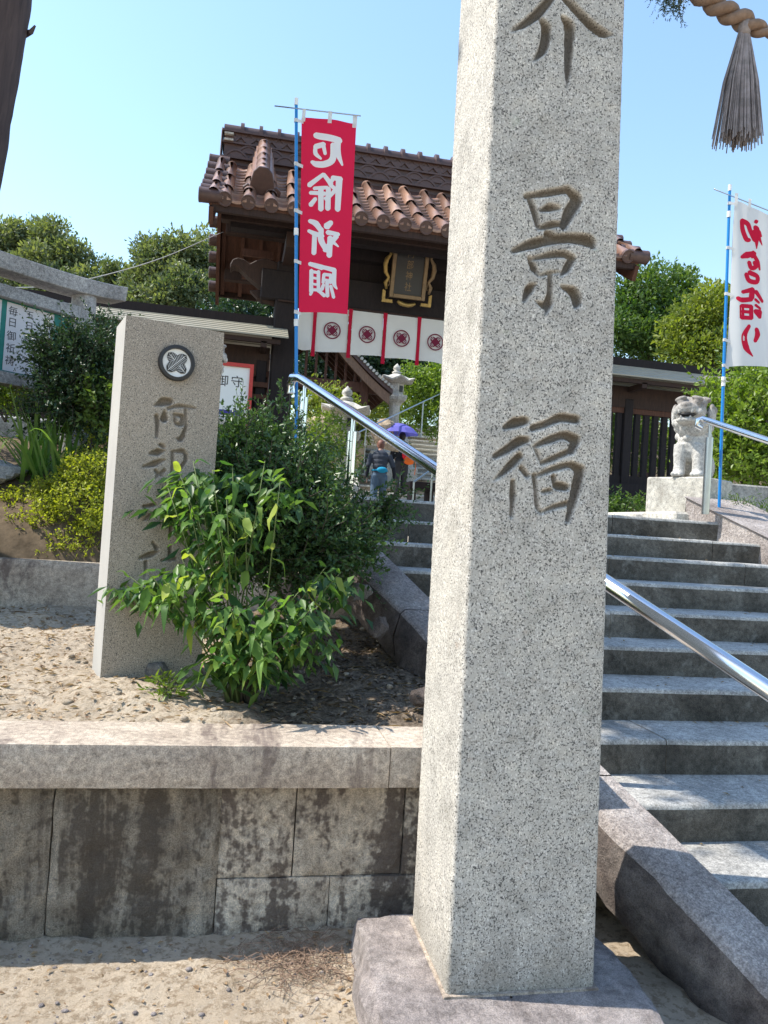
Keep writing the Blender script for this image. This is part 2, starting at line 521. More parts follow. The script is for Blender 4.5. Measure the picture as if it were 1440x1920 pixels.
M['torii_stone'] = weathered('torii_stone', (.22, .22, .228), (.36, .36, .37), (.48, .48, .49), stain=(.20, .19, .175), lo=.55, hi=.7, amt=.5, bmp=.6, bd=.008, mid=40, speck=140)

def dirtmat(name='dirt', mulch=False):
    m, nt, b = mk(name)
    co = nd(nt, 'TexCoord').outputs['Object']
    c = mix(nt, ramp(nt, noise(nt, co, 3.2, 6, .65), [(.35, 0.), (.65, 1.)]), (.67, .56, .43), (.53, .43, .32))
    c = mix(nt, ramp(nt, noise(nt, co, 34, 5, .7), [(.40, .9), (.51, 0.)]), c, (.36, .275, .19))
    c = mix(nt, ramp(nt, noise(nt, co, 60, 3, .6), [(.60, 0.), (.72, .7)]), c, (.72, .64, .53))
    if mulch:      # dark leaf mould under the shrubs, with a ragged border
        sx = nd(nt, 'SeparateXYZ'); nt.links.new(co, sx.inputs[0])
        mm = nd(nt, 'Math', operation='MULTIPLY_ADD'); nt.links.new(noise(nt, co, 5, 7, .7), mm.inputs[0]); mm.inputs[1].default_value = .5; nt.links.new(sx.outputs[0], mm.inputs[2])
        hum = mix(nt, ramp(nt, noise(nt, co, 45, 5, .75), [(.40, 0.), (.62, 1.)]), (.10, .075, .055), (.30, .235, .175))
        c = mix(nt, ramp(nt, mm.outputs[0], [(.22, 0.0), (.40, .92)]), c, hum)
    nt.links.new(c, b.inputs['Base Color'])
    b.inputs['Roughness'].default_value = .95
    b.inputs['Specular IOR Level'].default_value = .1
    n1 = bump(nt, b, noise(nt, co, 24, 9, .76), .95, .042)
    bump(nt, b, noise(nt, co, 140, 4, .7), .7, .006, n1)
    return m
M['dirt'] = dirtmat()
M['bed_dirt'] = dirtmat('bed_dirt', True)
M['soil'] = plain('soil', (.16, .12, .08), .95, var=.25, scale=14, bmp=.8, spec=.1)
M['paving'] = stone('paving', (.42, .40, .36), (.36, .34, .31), (.24, .23, .21), (.52, .5, .46), 50, (.38, .66), bmp=.4, bdist=.006)
M['wood_dark'] = wood('wood_dark', (.024, .018, .018), (.013, .010, .012))
M['wood_red'] = wood('wood_red', (.115, .052, .034), (.058, .028, .020))
M['wood_brown'] = wood('wood_brown', (.052, .030, .024), (.028, .018, .016))
M['wood_tan'] = wood('wood_tan', (.24, .15, .10), (.14, .085, .058))
M['bark'] = wood('bark', (.085, .062, .060), (.042, .032, .034), stretch=(9, 9, .7))
M['copper_roof'] = plain('copper_roof', (.36, .335, .27), .55, var=.12, scale=5, stretch=(1, 6, 6))
def tilemat():
    m, nt, b = mk('roof_tile_glaze')
    co = nd(nt, 'TexCoord').outputs['Object']
    rn = nd(nt, 'ObjectInfo').outputs['Random']
    c = ramp(nt, rn, [(0., (.15, .085, .062)), (.45, (.25, .14, .10)), (.8, (.34, .195, .135)), (1., (.40, .26, .20))])
    c = mix(nt, ramp(nt, noise(nt, co, 9, 5, .65), [(.48, 0.), (.70, .6)]), c, (.15, .10, .085))
    nt.links.new(c, b.inputs['Base Color'])
    b.inputs['Roughness'].default_value = .36
    b.inputs['Specular IOR Level'].default_value = .5
    bump(nt, b, noise(nt, co, 30, 3), .15, .01)
    return m
M['tile'] = tilemat()
M['tile_dark'] = plain('tile_dark', (.098, .055, .047), .5, var=.2, scale=10)
M['steel'] = plain('steel', (.72, .73, .75), .16, 1.0, var=.03, scale=20)
M['steel_dull'] = plain('steel_dull', (.42, .44, .45), .30, 1.0, var=.05, scale=20)
M['pole_blue'] = plain('pole_blue', (.004, .20, .56), .35, var=.06)
M['white_plastic'] = plain('white_plastic', (.78, .78, .76), .5, var=.04)
M['red_cloth'] = cloth('red_cloth', (.74, .022, .075), .34, col2=(.68, .018, .065))
M['white_cloth'] = cloth('white_cloth', (.74, .74, .73), .30)
M['ink_white'] = cloth('ink_white', (.80, .81, .82), .15)
M['ink_red'] = cloth('ink_red', (.60, .012, .05), .15)
M['ink_maroon'] = cloth('ink_maroon', (.17, .02, .05), .1)
M['strap_red'] = cloth('strap_red', (.45, .010, .04), .2)
M['black'] = plain('black', (.018, .018, .020), .45, var=.1)
M['badge_white'] = plain('badge_white', (.80, .81, .80), .35, var=.02)
M['gold'] = plain('gold', (.40, .27, .09), .42, .6, var=.22, scale=14)
M['gold_dull'] = plain('gold_dull', (.23, .155, .085), .5, .3, var=.2, scale=14)
M['paper'] = plain('paper', (.72, .70, .74), .7, var=.03)
M['board_green'] = plain('board_green', (.012, .22, .19), .6, var=.1)
M['ink_black'] = plain('ink_black', (.03, .03, .035), .6, var=.05)
M['board_red'] = plain('board_red', (.55, .045, .035), .5, var=.1)
M['ink_purple'] = plain('ink_purple', (.05, .04, .28), .6, var=.05)
M['rope'] = plain('rope', (.27, .18, .125), .85, var=.2, scale=40, bmp=.5)
M['straw'] = plain('straw', (.33, .29, .285), .9, var=.28, scale=30)
M['wire'] = plain('wire', (.5, .5, .5), .5)
M['skin'] = plain('skin', (.45, .25, .18), .55, var=.05)
M['hair_brown'] = plain('hair_brown', (.20, .075, .045), .6, var=.2, scale=40)
M['hair_black'] = plain('hair_black', (.02, .018, .018), .55, var=.2, scale=40)
M['shirt_grey'] = cloth('shirt_grey', (.055, .062, .078), .0)
M['sleeve_dark'] = cloth('sleeve_dark', (.022, .024, .032), .0)
M['jeans'] = cloth('jeans', (.085, .13, .19), .0)
M['trousers'] = cloth('trousers', (.045, .045, .05), .0)
M['bag_blue'] = cloth('bag_blue', (.02, .28, .48), .0)
M['bag_red'] = cloth('bag_red', (.72, .03, .05), .0)
M['bag_orange'] = cloth('bag_orange', (.80, .16, .03), .0)
M['parasol'] = cloth('parasol', (.20, .19, .62), .35)
M['shoe'] = plain('shoe', (.04, .04, .045), .6)
# foliage
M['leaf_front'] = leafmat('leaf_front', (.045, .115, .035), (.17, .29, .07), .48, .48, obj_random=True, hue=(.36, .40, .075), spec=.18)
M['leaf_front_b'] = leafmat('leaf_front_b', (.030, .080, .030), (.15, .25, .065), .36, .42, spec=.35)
M['leaf_shrub'] = leafmat('leaf_shrub', (.016, .052, .026), (.095, .165, .050), .30, .40)
M['leaf_azalea'] = leafmat('leaf_azalea', (.08, .13, .024), (.46, .48, .055), .42, .5)
M['leaf_dark'] = leafmat('leaf_dark', (.012, .036, .022), (.048, .09, .034), .22, .38)
M['leaf_camphor'] = leafmat('leaf_camphor', (.06, .098, .056), (.25, .275, .125), .34, .5)
M['leaf_right'] = leafmat('leaf_right', (.04, .095, .025), (.14, .21, .045), .38, .45)
M['leaf_yellow'] = leafmat('leaf_yellow', (.10, .15, .03), (.26, .29, .045), .42, .45)
M['leaf_bright'] = leafmat('leaf_bright', (.07, .14, .024), (.22, .30, .04), .42, .4)
M['leaf_cypress'] = leafmat('leaf_cypress', (.014, .034, .022), (.045, .07, .035), .15, .6)
M['leaf_iris'] = leafmat('leaf_iris', (.09, .19, .05), (.20, .32, .09), .4, .4, obj_random=True)
M['leaf_dry'] = leafmat('leaf_dry', (.16, .095, .055), (.36, .25, .14), .15, .7)
M['leaf_brown'] = leafmat('leaf_brown', (.06, .042, .03), (.26, .20, .15), .1, .7)
M['twig'] = plain('twig', (.10, .085, .06), .8, var=.2)
M['stem_green'] = plain('stem_green', (.13, .17, .05), .6, var=.15)

# ------------------------------------------------------------------ brush strokes (metres on their own surface: across, up, half width)
PILLAR_STROKES="""0.8676,3.189,0.0076 0.8417,3.152,0.013 0.8056,3.102,0.0146 0.7635,3.061,0.0103 0.7239,3.031,0.0022
0.8676,3.189,0.0076 0.9004,3.163,0.0119 0.9455,3.129,0.0136 0.9876,3.099,0.0152 1.023,3.085,0.0146 1.059,3.083,0.0022
0.8177,3.088,0.0065 0.8391,3.06,0.0163 0.8342,3.005,0.0141 0.8192,2.976,0.0087 0.8011,2.953,0.0022
0.8898,3.107,0.0065 0.9143,3.079,0.0184 0.9163,3.004,0.0141 0.9175,2.94,0.0098 0.9178,2.89,0.0022
0.8137,2.54,0.0076 0.8331,2.498,0.0098 0.85,2.453,0.0076
0.8056,2.537,0.0076 0.8741,2.557,0.0108 0.9406,2.578,0.0108
0.9466,2.573,0.0119 0.9708,2.55,0.019 0.9506,2.51,0.0184 0.9336,2.464,0.0119
0.8552,2.501,0.0054 0.8825,2.513,0.0119 0.9161,2.518,0.0065
0.8532,2.445,0.0054 0.8915,2.461,0.0108 0.9305,2.469,0.0076
0.882,2.433,0.0108 0.911,2.421,0.0119
0.7778,2.366,0.0076 0.8397,2.396,0.0152 0.9055,2.418,0.0136 0.9728,2.43,0.0152 1.019,2.428,0.0195 1.036,2.414,0.0087
0.8287,2.349,0.0065 0.8444,2.322,0.0108 0.8625,2.3,0.0043
0.8372,2.348,0.0054 0.8974,2.369,0.0098 0.942,2.377,0.0108 0.9682,2.367,0.0108
0.9682,2.367,0.0119 0.9532,2.336,0.0119 0.935,2.31,0.0043
0.8681,2.301,0.0043 0.8954,2.312,0.006 0.9259,2.319,0.0043
0.8987,2.305,0.0076 0.902,2.252,0.0087 0.8985,2.22,0.0141 0.8923,2.185,0.0033
0.8564,2.221,0.0022 0.8879,2.211,0.0119
0.8542,2.273,0.0043 0.8348,2.255,0.0141 0.8204,2.22,0.0065
0.94,2.276,0.0054 0.9776,2.264,0.0163 0.9919,2.236,0.0152 0.9863,2.217,0.0033
0.7835,1.827,0.0075 0.8156,1.844,0.0159 0.8483,1.853,0.0121
0.7588,1.738,0.0084 0.7971,1.763,0.0121 0.8334,1.789,0.0149 0.8567,1.795,0.0103
0.8362,1.744,0.0112 0.8097,1.715,0.0121 0.7833,1.686,0.0079 0.7543,1.662,0.0019
0.8199,1.666,0.0075 0.8225,1.626,0.0103 0.8225,1.59,0.007 0.822,1.561,0.0061
0.8442,1.708,0.0079 0.8646,1.688,0.0084
0.8734,1.833,0.0103 0.9156,1.85,0.0103 0.9625,1.873,0.0131 1.014,1.872,0.0121
0.8818,1.777,0.0056 0.898,1.749,0.0061 0.91,1.726,0.0037
0.8864,1.78,0.0065 0.9283,1.801,0.0112 0.9757,1.819,0.0121 1.015,1.809,0.0159
1.016,1.807,0.0149 1.003,1.774,0.0112
0.9089,1.728,0.0065 0.951,1.749,0.0093 0.9934,1.77,0.0093
0.8875,1.689,0.0079 0.8954,1.64,0.007 0.903,1.595,0.007 0.9186,1.577,0.0047
0.897,1.69,0.0056 0.9437,1.712,0.0089 1.001,1.73,0.0103 1.036,1.717,0.0159
1.036,1.714,0.0159 1.027,1.663,0.0159 1.016,1.612,0.0126 1.004,1.56,0.0075
0.95,1.69,0.0084 0.9576,1.661,0.0079
0.9193,1.642,0.007 0.9406,1.648,0.007
0.9662,1.663,0.0131 0.9916,1.661,0.0121
0.9138,1.577,0.0047 0.9559,1.597,0.0075 0.9987,1.611,0.0093"""
SIGN_STROKES="""0.1488,1.995,0.0037 0.1833,2.015,0.0172 0.2172,2.023,0.0123
0.2122,1.99,0.0062 0.2596,2.008,0.0086 0.3335,2.009,0.0055
0.198,1.977,0.0049 0.1976,1.939,0.0148
0.161,1.947,0.0086 0.1683,1.911,0.0099 0.1676,1.853,0.0062
0.2411,1.966,0.0074 0.2751,1.961,0.0099 0.2764,1.924,0.0086 0.2499,1.927,0.0074 0.2413,1.963,0.0062
0.2882,1.994,0.0062 0.2968,1.914,0.0086 0.2763,1.855,0.0111 0.2576,1.859,0.0037
0.1909,1.818,0.0086 0.2036,1.809,0.0074
0.1463,1.772,0.0062 0.1783,1.783,0.0148 0.2088,1.793,0.0049
0.121,1.71,0.0062 0.1643,1.726,0.0123 0.2106,1.75,0.0062
0.1753,1.696,0.0074 0.2036,1.677,0.0074
0.1804,1.666,0.0062 0.2141,1.7,0.0074
0.244,1.792,0.0062 0.2925,1.797,0.0099 0.3075,1.758,0.0086 0.2744,1.705,0.0099
0.2442,1.789,0.0062 0.2515,1.666,0.0074
0.1365,1.527,0.0074 0.1831,1.54,0.0099
0.135,1.463,0.0037 0.163,1.486,0.0086 0.1785,1.502,0.0062
0.2035,1.504,0.0086 0.2098,1.5,0.0074
0.253,1.529,0.0074 0.2634,1.406,0.0074
0.2277,1.546,0.0062 0.2909,1.554,0.0086 0.2938,1.495,0.0086
0.1892,1.365,0.0062 0.206,1.338,0.0086
0.135,1.292,0.0062 0.1811,1.309,0.0123 0.213,1.323,0.0062
0.16,1.271,0.0074 0.1629,1.229,0.0062
0.2624,1.35,0.0074 0.2678,1.288,0.0086
0.2307,1.283,0.0062 0.2875,1.294,0.0086"""
RED_STROKES="""0.1532,-0.2027,0.0175 0.1977,-0.213,0.021 0.3303,-0.2307,0.021
0.3143,-0.2273,0.021 0.3199,-0.3146,0.021 0.3589,-0.4014,0.007
0.2843,-0.2643,0.0157 0.2884,-0.3692,0.021 0.2367,-0.4093,0.021 0.1754,-0.4098,0.0192 0.1392,-0.392,0.0105
0.1586,-0.2856,0.0175 0.2189,-0.2703,0.0175
0.1603,-0.2855,0.0131 0.1634,-0.3335,0.014 0.2063,-0.3727,0.007
0.2179,-0.2817,0.0122 0.2338,-0.3377,0.0105
0.3437,-0.5058,0.021 0.3465,-0.7246,0.0175
0.2951,-0.5001,0.014 0.355,-0.505,0.0175
0.3001,-0.5086,0.0131 0.2808,-0.5493,0.0122 0.318,-0.5819,0.0131 0.2821,-0.6368,0.0122
0.2723,-0.5805,0.0157 0.2764,-0.7248,0.0175
0.2309,-0.4824,0.0122 0.1325,-0.5588,0.0175
0.2309,-0.4824,0.0122 0.2895,-0.5487,0.0157
0.169,-0.5828,0.0114 0.2649,-0.5739,0.0114
0.143,-0.6134,0.0122 0.2502,-0.6187,0.0131
0.2182,-0.584,0.0175 0.2278,-0.7323,0.0175
0.1843,-0.6562,0.0131 0.1521,-0.7004,0.0166
0.2521,-0.6475,0.0105 0.2759,-0.6766,0.0105
0.307,-0.8191,0.0157 0.2758,-0.8518,0.0227
0.3648,-0.9004,0.0122 0.2855,-0.8932,0.0157
0.3525,-0.9126,0.0157 0.2763,-1.023,0.0175
0.3071,-0.9286,0.0175 0.3095,-1.062,0.0175
0.3155,-0.95,0.014 0.3687,-0.9877,0.0052
0.1508,-0.8161,0.0122 0.1985,-0.8349,0.0192 0.2365,-0.8806,0.0157
0.1494,-0.888,0.0105 0.1989,-0.9093,0.0157 0.2542,-0.9233,0.014
0.1946,-0.9096,0.0157 0.1992,-1.05,0.0157
0.2403,-0.8716,0.0157 0.2436,-0.9503,0.0192 0.2897,-1.026,0.0157
0.1735,-1.126,0.0131 0.2671,-1.15,0.0175
0.1897,-1.173,0.0131 0.1978,-1.325,0.0131
0.2408,-1.178,0.0114 0.2501,-1.322,0.0114
0.1902,-1.181,0.0096 0.2433,-1.189,0.0096
0.1931,-1.225,0.0079 0.2461,-1.232,0.0079
0.1959,-1.269,0.0079 0.2489,-1.276,0.0079
0.1987,-1.312,0.0096 0.2513,-1.313,0.0096
0.2013,-1.325,0.0122 0.194,-1.348,0.0087
0.247,-1.314,0.0105 0.2959,-1.352,0.0122
0.2491,-1.143,0.0122 0.3555,-1.162,0.0157
0.352,-1.162,0.014 0.3573,-1.258,0.014 0.3797,-1.294,0.0052
0.2806,-1.198,0.0105 0.3316,-1.2,0.0105
0.2814,-1.237,0.0096 0.3344,-1.242,0.0096
0.2806,-1.198,0.0105 0.2794,-1.259,0.0105
0.3298,-1.199,0.0105 0.3308,-1.256,0.0105
0.307,-1.253,0.0122 0.317,-1.353,0.0122
0.3349,-1.277,0.0105 0.3612,-1.359,0.0105
0.2837,-1.272,0.0105 0.2729,-1.308,0.0122"""
WHITE_STROKES="""0.1041,-0.2464,0.0133 0.1198,-0.3204,0.0167 0.1576,-0.3889,0.0183 0.1886,-0.3911,0.0117
0.104,-0.2447,0.0167 0.1593,-0.2612,0.0167 0.1879,-0.316,0.015 0.2243,-0.3888,0.01
0.2327,-0.2339,0.0167 0.2346,-0.2379,0.015
0.2273,-0.2801,0.015 0.2638,-0.3278,0.0183 0.2887,-0.3512,0.0067
0.217,-0.3142,0.0117 0.2315,-0.3967,0.01
0.2403,-0.2876,0.0183 0.249,-0.3955,0.0133 0.253,-0.4578,0.0033
0.2659,-0.3611,0.0133 0.3016,-0.4222,0.0033
0.1194,-0.5474,0.01 0.1678,-0.5218,0.0217 0.2374,-0.5006,0.0167
0.2258,-0.4888,0.0133 0.2185,-0.531,0.0133
0.2343,-0.5175,0.0133 0.271,-0.5693,0.0133 0.2917,-0.6306,0.0067
0.1924,-0.5786,0.015 0.2145,-0.6247,0.015 0.2552,-0.6079,0.015 0.2396,-0.573,0.0133
0.17,-0.6843,0.0167 0.1965,-0.7327,0.0167 0.2653,-0.7382,0.015 0.2705,-0.6903,0.015 0.1979,-0.6642,0.0167
0.1384,-0.8407,0.0117 0.2362,-0.8052,0.0167
0.2296,-0.8056,0.0183 0.2242,-0.8769,0.02
0.0999,-0.8908,0.0117 0.1385,-0.9075,0.0167 0.225,-0.8894,0.015
0.1374,-0.9551,0.015 0.144,-1.057,0.015
0.2222,-0.9496,0.015 0.2255,-1.052,0.015
0.1376,-0.9576,0.0133 0.2248,-0.9519,0.0133
0.1406,-1.005,0.0108 0.2238,-0.9996,0.0108
0.1439,-1.055,0.0133 0.227,-1.049,0.0133
0.2622,-0.8202,0.015 0.3272,-0.8953,0.0117
0.2582,-0.8872,0.01 0.2932,-0.9116,0.0083
0.2613,-0.9354,0.01 0.3064,-0.9609,0.0083
0.2564,-0.9874,0.0133 0.3105,-0.9856,0.0133
0.3105,-0.9856,0.0117 0.3029,-1.036,0.0117
0.2583,-0.9915,0.0117 0.3029,-1.036,0.0117
0.2104,-1.116,0.0117 0.1717,-1.202,0.0183 0.1948,-1.3,0.02 0.2542,-1.367,0.0033
0.2743,-1.137,0.0133 0.2856,-1.182,0.0183 0.2661,-1.241,0.0117"""

# ------------------------------------------------------------------ ground and terrain
def sheet(name, x0, x1, y0, y1, nx, ny, zf, mat):
    X, Y = np.meshgrid(np.linspace(x0, x1, nx), np.linspace(y0, y1, ny))
    return struct(gridmesh(name, X, Y, zf(X, Y), mat))

sheet('ground', -300, 300, -60, 400, 40, 40, lambda X, Y: np.full_like(X, -.12) + np.clip((Y - 8) / 400, 0, 1) * .01, M['dirt'])
def z_low(X, Y):
    z = .010 + fbm(X * 2.2, Y * 2.2, 3, 5) * .035 + fbm(X * 16, Y * 16, 9, 4) * .026
    edge = np.minimum.reduce([X + 4, 6 - X, Y + .5, 4.2 - Y])
    return np.where(edge < .15, -.2, z)
sheet('dirt_path', -4, 6, -.5, 4.2, 360, 190, z_low, M['dirt'])

XIN = lambda Y: 1.731 - .365 * (Y - 2.523)      # inner edge of the left stair kerb
XOUT = lambda Y: 1.488 - .385 * (Y - 2.561)     # outer edge
SLOPE = .155 / .35
ZPL = lambda Y: .355 + (Y - 2.447) * SLOPE      # kerb top

def z_bed(X, Y):
    t = np.clip((Y - 3.0) / 2.5, 0, 1)
    z = .690 + .15 * t + fbm(X * 2.6, Y * 2.6, 21, 5) * .12 + fbm(X * 9, Y * 9, 31, 5) * .050 + np.maximum(0, fbm(X * 34, Y * 34, 35, 2)) * .012
    z = np.where(Y < 3.12, np.minimum(z, .69 + (Y - 3.02) * .25), z)
    return np.maximum(z, .62)
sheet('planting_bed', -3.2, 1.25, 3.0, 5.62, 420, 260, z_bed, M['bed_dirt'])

def z_bank(X, Y):
    t = np.clip((Y - 5.6) / 2.7, 0, 1)
    return 1.08 + 1.22 * t ** .55 + fbm(X * 1.5, Y * 1.5, 41, 4) * .12
sheet('garden_bank', -7, .22, 5.58, 10.6, 110, 70, z_bank, M['soil'])

def z_hill(X, Y):
    t = np.clip((Y - 16.9) / 8.0, 0, 1)
    c = 1.66 + 3.3 * t
    side = np.clip((np.abs(X - 4.6) - 2.6) / 3, 0, 1) * np.clip((Y - 12.6) / 6, 0, 1)
    far = np.clip((Y - 25) / 60, 0, 1)
    return c - .25 + side * (1.1 + fbm(X * .5, Y * .5, 51, 4) * 1.2) + far * 3
sheet('hillside', -45, 60, 10.4, 95, 130, 110, z_hill, M['soil'])
p = MB()
pav = struct(MB().box((-.1, 5.92, 1.45), (9, 16.95, 1.712)).build('upper_terrace', M['paving']))
# paving slabs that show along the terrace edge
for i in range(4):
    x0 = .25 + i * .95
    MB().box((x0, 5.905, 1.60), (x0 + .944, 6.5, 1.7195), ).build('paving_slab', M['tread'], pav, bevel=.006)

# ------------------------------------------------------------------ stone stairs (treads run along X, the flight goes up at a slant)
stairs = struct(thing('stone_stairs', '', '', (2.6, 2.1, 0)))
for k in ('label', 'category'):
    if k in stairs: del stairs[k]
XR = lambda Y: 3.83 - .37 * (Y - 5.6)
for n in range(1, 12):
    yn = 2.797 + .35 * (n - 3); zn = .015 + .155 * n
    xl, xr = XIN(yn) - .16, XR(yn) + .1
    cuts = [xl] + [xl + (xr - xl) * t for t in ((.36, .71) if n % 2 else (.18, .55, .86))] + [xr]
    if n in (6,): cuts = [xl, 1.88, 3.3, xr]
    if n in (9, 8): cuts = [xl, 2.45 + .1 * (n - 8), 3.6, xr]
    for a, b in zip(cuts[:-1], cuts[1:]):
        dy = random.uniform(-.004, .004); dz = random.uniform(-.003, .003)
        g = .0015
        mb = MB()
        nx = max(4, int((b - a) / .06))
        xs = np.linspace(a + g, b - g, nx)
        # worn nosing: rounded front edge with small chips
        prof = [(-.012 + .012, -.165), (0, -.10), (0, -.022), (.004, -.009), (.011, -.002), (.022, 0), (.2, .001), (.42, 0)]
        V = []; 
        for x in xs:
            j = float(fbm(np.array([x * 6]), np.array([n * 3.7]), 61, 5)[0]) * .026
            for q, (py, pz) in enumerate(prof):
                e = 1.0 if 1 < q < 6 else .3
                V.append((x, yn + dy + py + j * e, zn + dz + pz + (j * .35 if 2 < q < 6 else 0)))
        m_ = len(prof)
        F_ = []; MI = []
        for i in range(nx - 1):
            for q in range(m_ - 1):
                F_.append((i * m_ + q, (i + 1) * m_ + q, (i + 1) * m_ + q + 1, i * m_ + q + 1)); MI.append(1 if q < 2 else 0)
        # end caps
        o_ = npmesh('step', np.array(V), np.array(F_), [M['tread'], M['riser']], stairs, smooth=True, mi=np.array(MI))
        o_.data.set_sharp_from_angle(angle=rad(40))

def kerb(name, parts, side_mat, xin, xout, drop, lift, nseg=26):
    """sloping kerb stones beside the stairs, one object per stone"""
    root = struct(thing(name, '', '', (1.4, 3.6, 0)))
    for k in ('label', 'category'):
        if k in root: del root[k]
    for (ya, yb) in parts:
        ys = np.linspace(ya + .003, yb - .003, nseg)
        V = []; prof_n = 9
        for y in ys:
            zt = ZPL(y) + lift
            xo, xi = xout(y), xin(y)
            for q in range(prof_n):
                n1 = float(fbm(np.array([y * 7 + q * .7]), np.array([q * 1.9]), 71, 4)[0])
                if q == 0: pnt = (xi - .02, zt - drop)
                elif q == 1: pnt = (xi + n1 * .008, zt - .02)
                elif q == 2: pnt = (xi - .02, zt + n1 * .006)
                elif q == 3: pnt = (xi * .55 + xo * .45, zt + n1 * .012)
                elif q == 4: pnt = (xo + .025 + n1 * .014, zt - .004 + n1 * .012)
                elif q == 5: pnt = (xo + n1 * .02, zt - .03 + n1 * .02)
                elif q == 6: pnt = (xo - .025 + n1 * .10, zt - drop * .45 + n1 * .04)
                elif q == 7: pnt = (xo - .01 + n1 * .11, zt - drop * .8)
                else: pnt = (xo + .06 + n1 * .05, zt - drop * 1.05)
                V.append((pnt[0], y, pnt[1]))
        F_ = []; MI = []
        for i in range(nseg - 1):
            for q in range(prof_n - 1):
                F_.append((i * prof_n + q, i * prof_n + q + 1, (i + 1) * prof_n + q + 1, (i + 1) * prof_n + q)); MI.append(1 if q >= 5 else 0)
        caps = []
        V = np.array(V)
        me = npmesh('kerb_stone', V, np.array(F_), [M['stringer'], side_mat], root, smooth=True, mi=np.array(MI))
        bm = bmesh.new(); bm.from_mesh(me.data)
        bmesh.ops.holes_fill(bm, edges=[e for e in bm.edges if e.is_boundary], sides=0)
        bmesh.ops.recalc_face_normals(bm, faces=bm.faces)
        bm.to_mesh(me.data); bm.free()
        me.data.set_sharp_from_angle(angle=rad(42))
    return root
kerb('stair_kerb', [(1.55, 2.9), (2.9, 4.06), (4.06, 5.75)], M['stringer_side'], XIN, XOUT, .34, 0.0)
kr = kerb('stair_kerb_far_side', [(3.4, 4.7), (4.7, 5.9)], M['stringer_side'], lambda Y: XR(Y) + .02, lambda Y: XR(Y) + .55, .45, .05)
MB().box((3.62, 5.86, 1.5), (4.9, 7.2, 1.80)).build('kerb_end_stone', M['pale_stone'], kr, bevel=.02)

# ------------------------------------------------------------------ retaining wall of the planting bed
wall = thing('retaining_wall', 'low weathered stone retaining wall with thick coping below the planting bed', 'wall', (-.6, 2.83, 0))
def face_block(name, x0, x1, z0, z1, y0, y1, mat, parent, amp=.006, nx=None, nz=None, seed=0, r=.006):
    """a stone with an uneven face towards the path"""
    nx = nx or max(6, int((x1 - x0) / .022)); nz = nz or max(5, int((z1 - z0) / .022))
    u = np.linspace(0, 1, nx); v = np.linspace(0, 1, nz)
    U, Vv = np.meshgrid(u, v)
    X = x0 + (x1 - x0) * U; Z = z0 + (z1 - z0) * Vv
    e = np.minimum.reduce([(X - x0), (x1 - X), (Z - z0), (z1 - Z)])
    Yf = y0 - fbm(X * 13, Z * 13, seed, 5) * amp * 2 + np.where(e < 1e-6, r * 1.3, 0) 
    V = list(np.stack([X, Yf, Z], -1).reshape(-1, 3))
    F_ = [(j * nx + i, j * nx + i + 1, (j + 1) * nx + i + 1, (j + 1) * nx + i) for j in range(nz - 1) for i in range(nx - 1)]
    # rim to the back
    rim = [i for i in range(nx)] + [j * nx + nx - 1 for j in range(1, nz)] + [(nz - 1) * nx + i for i in range(nx - 2, -1, -1)] + [j * nx for j in range(nz - 2, 0, -1)]
    b0 = len(V)
    for i in rim: V.append(np.array([V[i][0], y1, V[i][2]]))
    n = len(rim)
    for k in range(n):
        F_.append((rim[k], b0 + k, b0 + (k + 1) % n, rim[(k + 1) % n]))
    o = npmesh(name, np.array(V), np.array(F_), mat, parent, smooth=True)
    o.data.set_sharp_from_angle(angle=rad(50))
    return o
cx = [-3.2, -1.65, .62, 1.42]
for i in range(3):
    o = face_block('coping_stone', cx[i] + .002, cx[i + 1] - .002, .553, .700, 2.758 + (.0, .0, .004)[i], 3.07, M['coping'], wall, .005, seed=100 + i, r=.004)
ux = [-3.2, -1.55, -.543, .025, .295, .703, 1.45]
for i in range(6):
    face_block('wall_stone', ux[i] + (.0025 if i != 3 else .0003), ux[i + 1] - (.0025 if i != 2 else .0003), (-.08 if i < 3 else .2065), .549, 2.826 + (0, .004, .0, .003, .007, .0)[i], 3.0, M['wall_stone'] if i > 2 else M['wall_render'], wall, .013 if i > 2 else .026, seed=110 + i, r=.007)
lx = [-3.2, -.72, .027, .436, 1.45]
for i in range(2, 4):
    face_block('wall_stone', lx[i] + .0015, lx[i + 1] - .0015, -.08, (.2040 if i < 2 else .203), 2.82 + (.004, .003, .004, .0)[i], 3.0, M['wall_render'] if i < 2 else M['wall_stone'], wall, .020 if i < 2 else .010, seed=130 + i, r=.003 if i < 2 else .006)

# low kerb wall at the back of the bed
lowwall = thing('low_garden_wall', 'low pale concrete garden wall behind the dry bed, under the clipped azalea', 'wall', (-1, 5.5, .8))
for i, (a, b) in enumerate(((-5, -2.2), (-2.2, -.1), (-.1, 1.0))):
    face_block('wall_block', a + .003, b - .003, .70, 1.135, 5.49, 5.72, M['coping'], lowwall, .006, nx=40, nz=14, seed=150 + i, r=.01)

